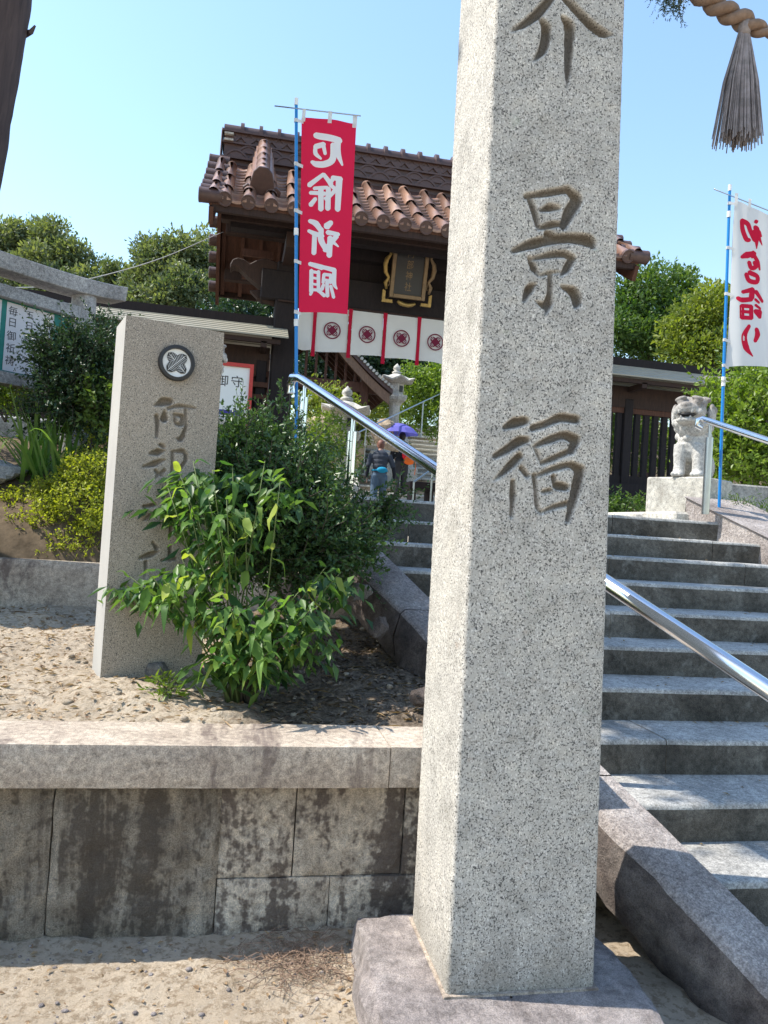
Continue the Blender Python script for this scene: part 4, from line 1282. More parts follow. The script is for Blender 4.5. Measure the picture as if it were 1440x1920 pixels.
# pillars, beams, carved noses
for x in (.52, 4.10):
    MB().box((x - .16, 10.84, GZ + .10), (x + .16, 11.16, 5.15)).build('gate_pillar', M['wood_dark'], gate, bevel=.02)
    MB().box((x - .26, 10.74, GZ - .05), (x + .26, 11.26, GZ + .13)).build('pillar_base', M['grey_stone'], gate, bevel=.02)
    MB().box((x - .11, 12.55, GZ + .06), (x + .11, 12.77, 5.1)).build('rear_post', M['wood_dark'], gate, bevel=.015)
    MB().box((x - .07, 11.16, 4.35), (x + .07, 12.6, 4.58)).build('tie_beam', M['wood_dark'], gate)
    MB().box((x - .09, 10.1, 5.10), (x + .09, 12.9, 5.30)).build('cross_beam', M['wood_brown'], gate)
MB().box((.15, 10.83, 4.60), (4.47, 11.17, 5.02)).build('lintel', M['wood_dark'], gate, bevel=.015)
MB().box((.67, 10.96, 5.02), (3.95, 11.04, 5.98)).build('transom_panel', M['wood_dark'], gate)
MB().box((.67, 10.80, 5.30), (3.95, 10.96, 5.46)).build('bracket_beam', M['wood_dark'], gate)
MB().box((-.30, 10.20, 5.30), (4.92, 10.36, 5.42)).build('eave_beam', M['wood_dark'], gate)
nose = [(.20, .27), (.02, .36), (-.16, .40), (-.30, .35), (-.38, .295), (-.46, .345), (-.55, .36), (-.62, .325), (-.65, .25), (-.645, .19), (-.60, .235), (-.53, .23), (-.46, .17), (-.40, .12), (-.30, .05), (-.18, -.03), (-.02, -.08), (.20, -.10)]
for side, x in ((-1, .36), (1, 4.26)):
    mb = MB().prism([(x - side * a * 1.0 if side > 0 else x + a, 10.88, 4.78 + b) for a, b in nose], (0, .24, 0))
    mb.build('carved_beam_nose', M['wood_brown'], gate, bevel=.014)
    mb = MB().prism([(x + side * a, 10.93, z) for a, z in ((0, 4.55), (.25, 4.62), (.36, 4.72), (0, 4.76))], (0, .14, 0))
    mb.build('nose_bracket', M['wood_brown'], gate, bevel=.01)
    # boarded gable strips between the eaves, seen from below
    for j in range(3):
        y0 = 11.3 + j * .55
        MB().box((x + side * .05 if side > 0 else x - .50, y0, 5.32 - .0), (x + .50 if side > 0 else x - .05, y0 + .05, 5.42)).build('gable_strut', M['wood_red'], gate)

# framed plaque over the entrance
plq = thing('name_plaque', 'gilt-framed dark name plaque hanging under the gate eaves', 'plaque', (2.205, 10.70, 4.72))
tilt = Matrix.Rotation(rad(12), 3, 'X')
pc = Vector((2.205, 10.72, 4.74))
def PQ(a, b, l=0.0): return pc + tilt @ Vector((a, -l, b))
def pq_box(name, a0, a1, b0, b1, l0, l1, mat, parent=plq, bev=.006):
    vs = [PQ(a, b, l) for l in (l0, l1) for a, b in ((a0, b0), (a1, b0), (a1, b1), (a0, b1))]
    return MB().add(vs, [(0, 3, 2, 1), (4, 5, 6, 7), (0, 1, 5, 4), (1, 2, 6, 5), (2, 3, 7, 6), (3, 0, 4, 7)]).build(name, mat, parent, bevel=bev)
brd = pq_box('panel', -.21, .21, .10, .76, 0, .03, M['black'])
for nm, a in (('frame_bar', (-.26, -.205, .05, .80)), ('frame_bar', (.205, .26, .05, .80)), ('frame_bar', (-.205, .205, .05, .105)), ('frame_bar', (-.205, .205, .745, .80))):
    pq_box(nm, *a, -.01, .06, M['gold_dull'])
for sx in (-1, 1):
    MB().prism([PQ(sx * a, b, .02) for a, b in ((.36, -.03), (.36, .15), (.315, .13), (.315, .02), (.21, .02), (.20, -.03))], tilt @ Vector((0, -.04, 0))).build('corner_mount', M['gold'], plq, bevel=.006)
    pts = [PQ(sx * a, b, .04) for a, b in ((.31, .15), (.33, .24), (.29, .31), (.34, .38), (.355, .48), (.34, .56), (.29, .63), (.31, .70), (.30, .77))]
    MB().tube(pts, [.018, .03, .022, .03, .036, .032, .02, .028, .018], 8).build('side_scroll', M['gold'] if sx < 0 else M['gold_dull'], plq, smooth=True)
    MB().tube([PQ(sx * a, b, .03) for a, b in ((.31, .31), (.275, .28), (.27, .23), (.285, .20))], .011, 6).build('curl', M['gold_dull'], plq, smooth=True)
MB().tube([PQ(a, b, .04) for a, b in ((-.13, .01), (-.10, -.012), (-.04, -.03), (.03, -.035), (.09, -.02), (.13, .0))], [.02, .03, .032, .03, .028, .018], 8).build('bottom_scroll', M['gold'], plq, smooth=True)
for k, ch in enumerate('阿部神社'):
    me = textmesh(ch, .13); o = link('character', me, M['gold_dull'], brd)
    m4 = Matrix.Translation(PQ(0, .665 - k * .152, .034)) @ (tilt.to_4x4() @ Matrix.Rotation(rad(90), 4, 'X')) @ Matrix.Scale(.8, 4, (1, 0, 0))
    o.matrix_local = rootmat(brd).inverted() @ m4

# white entrance curtain
nor = thing('entrance_curtain', 'white crested curtain with red straps hung across the gate opening', 'curtain', (2.31, 10.78, 4.56))
px = [.70] + [.955 + .502 * k for k in range(6)]
for k, x in enumerate(px):
    wd = .45 if k else .205; nx_, nz_ = 12, 14
    V = []
    for j in range(nz_ + 1):
        for i in range(nx_ + 1):
            a = i / nx_; b = j / nz_
            V.append((x + a * wd, 10.79 + .018 * math.sin(a * 5 + k * 2.1) * b + .012 * math.sin(b * 4 + k), 4.565 - .628 * b - .018 * math.sin(a * 3.1 + k) * b))
    F_ = [(j * (nx_ + 1) + i, j * (nx_ + 1) + i + 1, (j + 1) * (nx_ + 1) + i + 1, (j + 1) * (nx_ + 1) + i) for j in range(nz_) for i in range(nx_)]
    pn = npmesh('curtain_panel', np.array(V), np.array(F_), M['white_cloth'], nor, smooth=True)
    if not k: continue
    cc = Vector((x + wd / 2, 10.762, 4.235)); U_ = Vector((1, 0, 0)); Z_ = Vector((0, 0, 1)); N_ = Vector((0, -1, 0))
    A_ = disc_pts(cc, U_, Z_, .122, 32); B_ = disc_pts(cc, U_, Z_, .104, 32)
    MB().add(A_ + B_, [(i, (i + 1) % 32, 32 + (i + 1) % 32, 32 + i) for i in range(32)]).build('crest_ring', M['ink_maroon'], pn)
    feather_crest(cc, U_, Z_, N_, .098, M['ink_maroon'], M['white_cloth'], pn, lift=.002, veins=False)
    vb = MB()
    for s1 in (1, -1):
        for s2 in (1, -1):
            for d_ in (.022, .05):
                c_ = cc + U_ * s1 * (.030 + d_ * .5) + Z_ * s2 * (.030 + d_ * .5) + N_ * .0062
                vb.bar(c_ - U_ * s1 * .017 + Z_ * s2 * .012, c_ + U_ * s1 * .012 - Z_ * s2 * .017, .007, .0004, up=N_)
    vb.build('feather_veins', M['white_cloth'], pn)['kind'] = 'stuff'
    if k:
        sx = x - .028
        V = []
        for j in range(9):
            b = j / 8
            for dx in (-.030, .030): V.append((sx + dx * (1 - .25 * math.sin(b * 3)), 10.765 - .004 * math.sin(b * 7 + k), 4.572 - (.70 + .03 * (k % 2)) * b))
        npmesh('curtain_strap', np.array(V), np.array([(2 * j, 2 * j + 1, 2 * j + 3, 2 * j + 2) for j in range(8)]), M['strap_red'], nor, smooth=True)
MB().tube([(.4, 10.80, 4.585), (4.2, 10.80, 4.585)], .014, 8).build('curtain_rod', M['wood_brown'], nor)

# ------------------------------------------------------------------ roofed side fences
def side_fence(label, x0, x1, lattice, overhang=(.1, .1)):
    r = thing('roofed_fence', label, 'fence', ((x0 + x1) / 2, 11, GZ))
    xa, xb = x0 - overhang[0], x1 + overhang[1]
    MB().box((xa, 10.90, 4.235), (xb - .12, 11.10, 4.36)).build('ridge_board', M['wood_dark'], r)
    for back in (0, 1):
        for j in range(6):
            ya, yb = 10.96 - j * .085, 10.96 - (j + 1) * .085 - .012
            za, zb = 4.262 - j * .045, 4.262 - (j + 1) * .045 + .008
            if back: ya, yb = 22 - ya, 22 - yb
            V = [(xa, ya, za), (xb, ya, za), (xb, yb, zb), (xa, yb, zb), (xa, yb, zb - .022), (xb, yb, zb - .022), (xa, ya, za - .022), (xb, ya, za - .022)]
            MB().add(V, [(0, 1, 2, 3), (3, 2, 5, 4), (4, 5, 7, 6), (0, 6, 7, 1), (0, 3, 4, 6), (1, 7, 5, 2)]).build('roof_strip', M['copper_roof'], r)
    MB().box((xa + .1, 10.50, 3.90), (xb - .1, 10.56, 3.96)).build('eave_batten', M['wood_brown'], r)
    MB().box((x0, 10.93, 3.60), (x1, 11.07, 3.93)).build('top_beam', M['wood_brown'], r)
    for k in range(int((x1 - x0) / 1.25) + 1):
        x = x0 + .1 + k * (x1 - x0 - .2) / max(1, int((x1 - x0) / 1.25))
        MB().box((x - .07, 10.92, GZ), (x + .07, 11.08, 3.74)).build('post', M['wood_dark'], r, bevel=.008)
        MB().box((x - .04, 10.5, 3.84), (x + .04, 10.93, 3.92)).build('bracket_arm', M['wood_brown'], r)
    MB().box((x0, 10.95, 3.52), (x1, 11.05, 3.62)).build('rail', M['wood_red'], r)
    MB().box((x0, 10.95, 2.42), (x1, 11.05, 2.55)).build('rail', M['wood_dark'], r)
    if lattice:
        n = int((x1 - x0) / .155)
        for k in range(n):
            x = x0 + .05 + k * .155
            MB().box((x - .042, 10.965, 2.55), (x + .042, 11.035, 3.52)).build('slat', M['wood_dark'], r)
        MB().box((x0, 10.80, 2.14), (x1, 10.90, 2.42)).build('sill_board', M['wood_dark'], r)
    else:
        n = int((x1 - x0) / .3)
        for k in range(n):
            x = x0 + k * (x1 - x0) / n
            MB().box((x + .004, 10.985, 2.55), (x + (x1 - x0) / n - .004, 11.015, 3.52)).build('board', M['wood_brown'], r)
        MB().box((x0, 10.93, 1.72), (x1, 11.07, 2.42)).build('sill_board', M['wood_dark'], r)
        MB().box((x0, 10.90, 3.20), (x1, 10.96, 3.26)).build('batten', M['wood_red'], r)
        MB().box((x0, 10.88, 3.36), (x1, 10.96, 3.43)).build('batten', M['wood_red'], r)
side_fence('long roofed wooden fence left of the gate, behind the name stone', -6.5, .34, False, (.1, .22))
side_fence('roofed wooden lattice fence right of the gate, behind the lion statue', 4.30, 7.45, True, (.0, .30))

# white notice with red frame on the left fence
nb = thing('red_framed_notice', 'white notice in a red frame on the fence beside the gate pillar', 'notice', (-.02, 10.6, 2.9))
q0 = at(398, 688, 10.6); q1 = at(462, 790, 10.6)
xa, xb, zt, zb = q0.x, q1.x, q0.z, q1.z - .25
pnl = MB().box((xa, 10.66, zb), (xb, 10.70, zt)).build('sheet', M['badge_white'], nb)
for a in ((xa - .05, zb - .05, xa, zt + .05), (xb, zb - .05, xb + .05, zt + .05), (xa, zt, xb, zt + .05), (xa, zb - .05, xb, zb)):
    MB().box((a[0], 10.63, a[1]), (a[2], 10.71, a[3])).build('frame_bar', M['board_red'], nb)
for ch, sz, ax, az in (('守', .17, .68, .17), ('御', .17, .30, .17)):
    o = link('character', textmesh(ch, sz), M['ink_black'], pnl)
    o.matrix_local = rootmat(pnl).inverted() @ Matrix.Translation((xa + (xb - xa) * ax, 10.656, zt - (zt - zb) * az - .05)) @ Matrix.Rotation(rad(90), 4, 'X')
MB().box((xa + .02, 10.652, zb + .30), (xb - .06, 10.656, zb + .37)).build('printed_bar', M['ink_purple'], pnl)
o = link('printed_line', textmesh('2日', .09), M['ink_purple'], pnl)
o.matrix_local = rootmat(pnl).inverted() @ Matrix.Translation(((xa + xb) / 2 - .02, 10.656, zb + .23)) @ Matrix.Rotation(rad(90), 4, 'X')

def T0(v): return tuple(v)
# ------------------------------------------------------------------ guardian lions
def lion(label, base, rz, ped, mirror=False):
    r = thing('guardian_lion', label, 'statue', tuple(base), rz, 'guardian lions')
    s = -1 if mirror else 1
    # local frame: faces -Y, sits on z=0, about .74 high
    mb = MB()
    def E_(c, rr, rx=0, ry=0, rzz=0):
        rot = Matrix.Rotation(rad(rzz), 3, 'Z') @ Matrix.Rotation(rad(ry), 3, 'Y') @ Matrix.Rotation(rad(rx), 3, 'X')
        mb.ball((c[0] * s, c[1], c[2]), rr, 14, 10, rot)
    E_((0, .02, .33), (.125, .13, .20), -12)           # chest
    E_((0, .16, .20), (.14, .19, .19), 20)             # belly, back
    E_((-.10, .22, .13), (.075, .15, .13)); E_((.10, .22, .13), (.075, .15, .13))   # haunches
    E_((-.12, .10, .045), (.055, .11, .045)); E_((.12, .10, .045), (.055, .11, .045))   # hind paws
    for sx in (-1, 1):
        mb.tube([(sx * .075 * s, -.055, .30), (sx * .08 * s, -.075, .20), (sx * .078 * s, -.085, .11), (sx * .08 * s, -.09, .03)], [.066, .058, .05, .055], 12)
        E_((sx * .08, -.13, .033), (.058, .085, .036))  # front paws
        for t_ in (-1, 0, 1): E_((sx * .08 + t_ * .03, -.195, .026), (.020, .028, .022))
    E_((0, -.03, .47), (.135, .13, .12))               # neck mane
    # head turned
    E_((-.01, -.075, .60), (.135, .145, .115)); E_((0, -.05, .665), (.125, .12, .07))
    E_((-.02, -.205, .605), (.105, .075, .055))        # muzzle
    E_((-.02, -.255, .635), (.05, .03, .028))          # nose
    E_((-.02, -.175, .505), (.095, .085, .035))        # lower jaw
    E_((-.02, -.09, .50), (.10, .08, .06))
    for sx in (-1, 1):
        E_((sx * .065 - .01, -.185, .665), (.035, .03, .03))     # eyes
        E_((sx * .07 - .01, -.175, .70), (.055, .04, .022), 0, sx * 18)      # brows
        E_((sx * .155, .02, .575), (.035, .075, .11), 15)     # ears, side mane
        for k in range(5): E_((sx * (.15 - .012 * k), .05 + .01 * k, .62 - .075 * k), (.048, .055, .045))   # mane curls
        E_((sx * .095 - .01, -.21, .575), (.03, .03, .03))     # lip corners
    for k in range(4): E_((0, .09, .64 - .085 * k), (.06, .05, .05))
    for k in range(7):      # beard and mane curls round the face, teeth
        a = rad(-70 + k * 23.3); E_((.145 * math.sin(a), -.07 - .04 * math.cos(a), .50 - .03 * math.cos(a * 1.2)), (.030, .032, .036)); E_((.13 * math.sin(a), -.01, .70 + .025 * math.cos(a)), (.028, .036, .026))
    for sx in (-1, 1):
        E_((sx * .055 - .02, -.258, .575), (.011, .012, .022)); E_((sx * .04 - .02, -.25, .53), (.010, .010, .018))
    for k in range(3): E_((-.02, -.105 + .01 * k, .42 - .06 * k), (.05 - .008 * k, .03, .03))
    mb.tube([(0, .33, .14), (0, .38, .28), (0, .34, .42), (0, .27, .50)], [.04, .06, .07, .03], 10)
    body = remesh_build(mb, 'body', M['statue'], r, .008, 2, .5)
    # mouth cavity
    mm = MB(); mm.ball((-.02 * s, -.20, .553), (.078, .075, .017), 14, 8)
    mm.build('mouth', M['black'], r, world=False, smooth=True)
    return r
ped_c = at(1296, 930, 6.65)
def pedestal(label, cx_, cy_, z0, z1, rz, wx, wy):
    r = thing('statue_pedestal', label, 'pedestal', (cx_, cy_, z0), rz, 'lion pedestals')
    MB().box((-wx / 2, -wy / 2, 0), (wx / 2, wy / 2, z1 - z0)).build('block', M['pale_stone'], r, world=False, bevel=.012)
    MB().box((-wx / 2 - .06, -wy / 2 - .06, -.06), (wx / 2 + .06, wy / 2 + .06, .03)).build('footing', M['grey_stone'], r, world=False, bevel=.01)
PRZ = rad(30)

pedestal('pale square stone pedestal under the lion at the top right of the stairs', 4.02, 6.30, 1.75, 2.12, PRZ, .50, .56)
lion('pale stone guardian lion with open mouth at the top right of the stairs', (4.00, 6.27, 2.118), rad(-42), None)
lq = at(402, 700, 7.4)
pedestal('square stone pedestal hidden behind the carved name stone', lq.x - .1, lq.y + .05, 1.70, 2.42, rad(10), .5, .56)
lion('stone guardian lion peeking out behind the carved name stone', (lq.x - .10, lq.y, 2.418), rad(28), None, True)
MB_ = None
# stone block wall right of the pedestal
lw = thing('stone_edging', 'shaded stone edging block beside the lion pedestal at the right edge', 'edging', (5.2, 6.9, 1.7))
MB().box((4.42, 6.55, 1.68), (6.2, 6.85, 2.14)).build('block', M['grey_stone'], lw, bevel=.015)

# ------------------------------------------------------------------ stone-framed notice board (left)
NBW = Vector((.727, .687, 0)).normalized(); NBN = Vector((.687, -.727, 0)).normalized(); NB0 = Vector((-1.469, 7.377, 0))
nbd = thing('notice_board', 'notice board with white calligraphy sheet in a stone torii-shaped frame', 'notice board', (NB0.x, NB0.y, 1.7))
def nbp(t, z, l=0.0): return NB0 + NBW * t + Vector((0, 0, z)) + NBN * l
mb = MB(); V = []
for t in np.linspace(-1.75, .35, 18):
    k = abs((t + .70) / 1.05); rise = .0 + .055 * k ** 3
    for l, z in ((-.13, 3.44), (.13, 3.44), (.15, 3.57), (0, 3.605), (-.15, 3.57)): V.append(nbp(t, z + rise - .03, l))
F_ = [(i * 5 + k, i * 5 + (k + 1) % 5, (i + 1) * 5 + (k + 1) % 5, (i + 1) * 5 + k) for i in range(17) for k in range(5)] + [(0, 1, 2, 3, 4), (89, 88, 87, 86, 85)]
mb.add(V, F_); mb.build('top_beam', M['torii_stone'], nbd, bevel=.006)
for t in (0, -1.40):
    MB().tube([nbp(t, 1.6), nbp(t, 2.5), nbp(t, 3.43)], [.125, .115, .105], 20).build('post', M['torii_stone'], nbd, smooth=True, angle=40)
def nb_box(name, t0, t1, z0, z1, l0, l1, mat, parent=nbd, bev=.004):
    vs = [nbp(t, z, l) for l in (l0, l1) for t, z in ((t0, z0), (t1, z0), (t1, z1), (t0, z1))]
    return MB().add(vs, [(0, 3, 2, 1), (4, 5, 6, 7), (0, 1, 5, 4), (1, 2, 6, 5), (2, 3, 7, 6), (3, 0, 4, 7)]).build(name, mat, parent, bevel=bev)
nb_box('upper_rail', -1.45, .02, 3.20, 3.305, -.07, .075, M['torii_stone'])
nb_box('lower_rail', -1.45, .02, 2.49, 2.59, -.08, .09, M['torii_stone'])
gb_ = nb_box('green_board', -1.36, -.1, 2.59, 3.20, -.03, .0, M['board_green'])
sh = nb_box('paper_sheet', -.700, -.278, 2.612, 3.186, .001, .004, M['paper'], gb_, 0)
sh2 = nb_box('paper_sheet', -1.25, -.745, 2.612, 3.186, .001, .004, M['paper'], gb_, 0)
rotb = Matrix(((NBW.x, 0, NBN.x), (NBW.y, 0, NBN.y), (0, 1, 0))).to_4x4()
def nb_text(ch, t, z, size, parent):
    o = link('character', textmesh(ch, size), M['ink_black'], parent)
    o.matrix_local = rootmat(parent).inverted() @ Matrix.Translation(nbp(t, z, .0055)) @ rotb @ Matrix.Rotation(rad(random.uniform(-4, 4)), 4, 'Z')
for ch, z in zip('毎日御祈祷', (3.113, 3.019, 2.905, 2.800, 2.695)): nb_text(ch, -.645, z, .085, sh)
for ch, z in zip('五日は', (3.121, 3.028, 2.93)): nb_text(ch, -.497, z, .075, sh)
for ch, z in zip('十月', (3.10, 3.0)): nb_text(ch, -.36, z, .075, sh)

# ------------------------------------------------------------------ second flight, lanterns, pavilion
st2 = struct(thing('upper_stairs', '', '', (4.6, 17, GZ)))
for n in range(19):
    y = 16.9 + n * .34; z = GZ + .16 * (n + 1)
    xa, xb = 2.75 + .03 * n, 6.9 + .03 * n
    cut = xa + (xb - xa) * random.uniform(.3, .7)
    for a, b in ((xa, cut), (cut, xb)):
        j = random.uniform(-.012, .012)
        stp = MB().box((a + .006, y + j, z - .2), (b - .006, y + .42, z - .055)).build('step', random.choice([M['paving'], M['grey_stone'], M['rock_tan'], M['paving']]), st2, bevel=.01)
        MB().box((a + .004, y + j - .035, z - .055), (b - .004, y + .42, z)).build('tread_slab', M['pale_stone'], stp, bevel=.012)
for sx in (-1, 1):
    xs = (2.62, 6.92)[sx > 0]
    k = MB().prism([(xs - .12, 16.7, GZ - .1), (xs + .12, 16.7, GZ - .1), (xs + .12, 16.7, GZ + .25), (xs - .12, 16.7, GZ + .25)], (.03 * 19, 6.5, 3.05))
    k.build('side_kerb', M['pale_stone'], st2, bevel=.015)
def lantern(label, x, y, z0, H, rz=.3):
    r = thing('stone_lantern', label, 'lantern', (x, y, z0), rz, 'stone lanterns')
    s = H / 2.0
    def part(nm, prof, n=6, ph=0): return MB().lathe([(a * s, b * s) for a, b in prof], n, (0, 0, 0), ph).build(nm, M['pale_stone'], r, world=False, bevel=.006)
    part('base', [(.42, 0), (.42, .10), (.36, .20), (.28, .24)])
    part('shaft', [(.20, .24), (.155, .34), (.14, .60), (.155, .92), (.20, 1.0)], 12)
    part('platform', [(.20, 1.0), (.30, 1.08), (.34, 1.16), (.34, 1.22), (.24, 1.24)])
    fb = part('fire_box', [(.22, 1.24), (.23, 1.52), (.20, 1.54)])
    for k in range(3):
        a = 2 * math.pi * k / 3 + math.pi / 6
        c = Vector((math.cos(a), math.sin(a), 0)) * .20 * s
        MB().box((-.06 * s, -.012, 1.30 * s), (.06 * s, .012, 1.46 * s)).build('opening', M['black'], fb, world=False).matrix_local = Matrix.Translation(c) @ Matrix.Rotation(a + math.pi / 2, 4, 'Z')
    rf = MB(); V = []; n = 6
    for (rr, z, up) in ((.22, 1.53, 0), (.50, 1.56, .09), (.52, 1.60, .10), (.36, 1.67, .02), (.20, 1.76, 0), (.10, 1.80, 0)):
        for k in range(12):
            a = 2 * math.pi * k / 12; c = k % 2 == 0
            V.append((rr * s * (1 if c else .90) * math.cos(a), rr * s * (1 if c else .90) * math.sin(a), (z + (up if c else 0)) * s))
    F_ = [(i * 12 + k, i * 12 + (k + 1) % 12, (i + 1) * 12 + (k + 1) % 12, (i + 1) * 12 + k) for i in range(5) for k in range(12)] + [tuple(range(12))[::-1], tuple(range(60, 72))]
    rf.add(V, F_); rf.build('roof', M['pale_stone'], r, world=False)
    MB().lathe([(.10 * s, 1.79 * s), (.13 * s, 1.84 * s), (.10 * s, 1.87 * s), (.06 * s, 1.885 * s), (.105 * s, 1.94 * s), (.09 * s, 2.0 * s), (.03 * s, 2.06 * s), (.005 * s, 2.09 * s)], 14).build('finial', M['pale_stone'], r, world=False, smooth=True)
l1 = at(652, 724, 15); lantern('stone lantern just left of the steel railing post, seen through the gate', l1.x, l1.y, l1.z - 2.15, 2.06)
l2 = at(745, 682, 20); lantern('taller stone lantern on stepped base above the purple parasol', l2.x, l2.y, l2.z - 2.0, 1.92, .6)
lb = thing('lantern_plinth', 'stepped pale stone plinth under the lantern above the parasol', 'plinth', (l2.x, l2.y, l2.z - 3.3), .6)
MB().lathe([(.95, .0), (.95, .55), (.78, .58), (.78, .95), (.58, .98), (.58, 1.30)], 4).build('tiers', M['pale_stone'], lb, world=False, bevel=.015)

pv = thing('water_pavilion', 'small open wooden pavilion with tiled gable roof seen through the gate', 'pavilion', (2.0, 19.6, 2.4))
apx, apz = 1.75, 6.75; ex, ez = 3.66, 4.86
for sx in (1, -1):
    V = []
    for i in range(9):
        t = i / 8; x = apx + sx * (ex - apx) * t; z = apz - (apz - ez) * (t ** .86) + .10 * (t ** 4)
        for y in (18.7, 21.2):
            for dz in (0, -.12): V.append((x, y, z + dz))
    F_ = []
    for i in range(8):
        a, b = i * 4, i * 4 + 4
        F_ += [(a, b, b + 2, a + 2), (a + 1, a + 3, b + 3, b + 1), (a, a + 1, b + 1, b), (a + 2, b + 2, b + 3, a + 3)]
    F_ += [(32, 33, 35, 34), (0, 2, 3, 1)]
    rfo = MB().add(V, F_).build('roof_slope', M['tile_dark'], pv)
    for i in range(24):
        t = (i + .5) / 24; x = apx + sx * (ex - apx) * t; z = apz - (apz - ez) * (t ** .86) + .10 * (t ** 4) + .03
        MB().tube([(x, 18.64, z), (x, 18.95, z)], .040, 10).build('verge_tile', M['pale_stone'], rfo, smooth=True, angle=40)
    bbv = []
    for i in range(9):
        t = i / 8; x = apx + sx * (ex - .06 - apx) * t; z = apz - (apz - ez) * (t ** .86) + .10 * (t ** 4) - .12
        for dz in (0, -.26):
            for y in (18.76, 18.83): bbv.append((x, y, z + dz))
    F_ = []
    for i in range(8):
        a, b = i * 4, i * 4 + 4
        F_ += [(a, a + 1, b + 1, b), (a + 2, b + 2, b + 3, a + 3), (a, b, b + 2, a + 2), (a + 1, a + 3, b + 3, b + 1)]
    F_ += [(32, 33, 35, 34), (0, 2, 3, 1)]
    MB().add(bbv, F_).build('barge_board', M['wood_tan'], pv)
    for j in range(6):
        y = 19.0 + j * .42
        MB().bar((apx + sx * .2, y, apz - .50), (ex - .1 if sx > 0 else 2 * apx - ex + .1, y, ez + .0 - .10), .07, .09).build('rafter', M['wood_red'], pv)
for x in (.55, 3.0):
    for y in (19.1, 20.8):
        MB().box((x - .10, y - .10, 2.0), (x + .10, y + .10, 5.35)).build('post', M['wood_red'], pv, bevel=.012)
MB().box((.1, 19.02, 4.86), (3.45, 19.18, 5.12)).build('beam', M['wood_red'], pv, bevel=.01)
MB().box((.4, 19.04, 4.40), (3.15, 19.16, 4.58)).build('beam', M['wood_red'], pv, bevel=.01)
for k in range(9):
    x = .75 + k * .25; MB().box((x - .03, 19.08, 5.12), (x + .03, 19.13, 6.5 - abs(x - apx) * 1.0)).build('gable_slat', M['wood_red'], pv)

# rails beyond the gate
def thin_rail(label, a, b, posts, r_=.022, foot=.9):
    r = thing('handrail', label, 'handrail', tuple(a))
    MB().tube([a, b], r_, 10).build('rail', M['steel_dull'], r, smooth=True, angle=40)
    for s in posts:
        q = a.lerp(b, s); MB().tube([q, q + Vector((0, 0, -foot))], r_, 10).build('post', M['steel_dull'], r, smooth=True, angle=40)
thin_rail('thin steel handrail beside the first boulder on the upper flight, left side', at(640, 826, 16.2), at(832, 735, 20.5), (.0, .2, .76), .018)
thin_rail('short steel handrail at the foot of the upper flight', at(776, 904, 11.0), at(836, 862, 12.4), (.0, .55), .015, .75)
bn = thing('low_bench', 'low dark wooden bench beyond the gate, at the edge of the granite pillar', 'bench', tuple(at(800, 930, 12.6)))
b0 = at(764, 903, 12.6); b1 = at(850, 910, 12.6)
MB().box((b0.x, b0.y - .2, b0.z - .13), (b1.x, b0.y + .2, b0.z)).build('seat', M['wood_brown'], bn, bevel=.01)
for x in (b0.x + .08, (b0.x + b1.x) / 2, b1.x - .08): MB().box((x - .04, b0.y - .15, b0.z - .6), (x + .04, b0.y + .15, b0.z - .13)).build('leg', M['wood_brown'], bn)

# ------------------------------------------------------------------ boulders
def boulder(label, c, r_, mat, seed, flat=.75, cat='rock', rz=0):
    n, m = 22, 14
    V = []
    rn = random.Random(seed)
    ax = (r_ * rn.uniform(.9, 1.15), r_ * rn.uniform(.8, 1.1), r_ * flat)
    planes = [(Vector((rn.gauss(0, 1), rn.gauss(0, 1), rn.gauss(.2, .8))).normalized(), rn.uniform(.48, .80)) for _ in range(14)]
    for i in range(m + 1):
        t = math.pi * i / m
        for k in range(n):
            a = 2 * math.pi * k / n
            d = Vector((math.sin(t) * math.cos(a), math.sin(t) * math.sin(a), math.cos(t)))
            rr = 1.0
            for pn, pd in planes:
                q = d.dot(pn)
                if q > 1e-3: rr = min(rr, pd / q)
            rr *= 1 + .22 * float(fbm(np.array([d.x * 4 + seed]), np.array([d.y * 4 + d.z * 3]), seed, 4)[0])
            V.append((d.x * ax[0] * rr, d.y * ax[1] * rr, d.z * ax[2] * rr))
    F_ = [(i * n + k, (i + 1) * n + k, (i + 1) * n + (k + 1) % n, i * n + (k + 1) % n) for i in range(m) for k in range(n)]
    o = npmesh('boulder', np.array(V), np.array(F_), mat, None, smooth=True)
    o.data.set_sharp_from_angle(angle=rad(22))
    o.location = c; o.rotation_euler = (0, 0, rz)
    tag(o, label, cat)
    return o
boulder('grey boulder at the left edge below the tall grass', at(-10, 885, 5.9), .30, M['torii_stone'], 1, .5)
es = thing('edging_wall', 'low bluish stone edging behind the tall grass at the left edge', 'edging', T0(at(30, 850, 7.0)))
q0, q1 = at(-90, 770, 7.0), at(128, 770, 7.0)
MB().box((q0.x, q0.y, q0.z - .55), (q1.x, q0.y + .25, q0.z)).build('block', M['torii_stone'], es, bevel=.02)
boulder('small grey rock at the foot of the carved name stone', at(292, 1258, 3.55), .075, M['rock'], 3, .8)
boulder('dark rough rock wedged against the upper stair kerb', at(664, 1108, 4.3), .12, M['rock'], 4, .55)
boulder('upright dark rock below the stair kerb joint', at(712, 1175, 3.98), .06, M['stringer_side'], 5, 1.1)
boulder('squared stone half hidden by the left edge of the pillar', at(800, 1310, 3.28), .075, M['stringer_side'], 7, .9)
boulder('large tan boulder left of the walkers on the upper path', at(652, 848, 15.6), .55, M['rock_tan'], 8, .75)
boulder('tan boulder behind the walkers under the thin rail', at(715, 808, 18.4), .42, M['rock_tan'], 9, .8)
boulder('small pale tan rock beside the parasol carrier', at(735, 835, 18.0), .26, M['rock_tan'], 10, .7)
boulder('tan rock among shrubs left of the lantern', at(600, 800, 14.5), .40, M['rock_tan'], 11, .6)

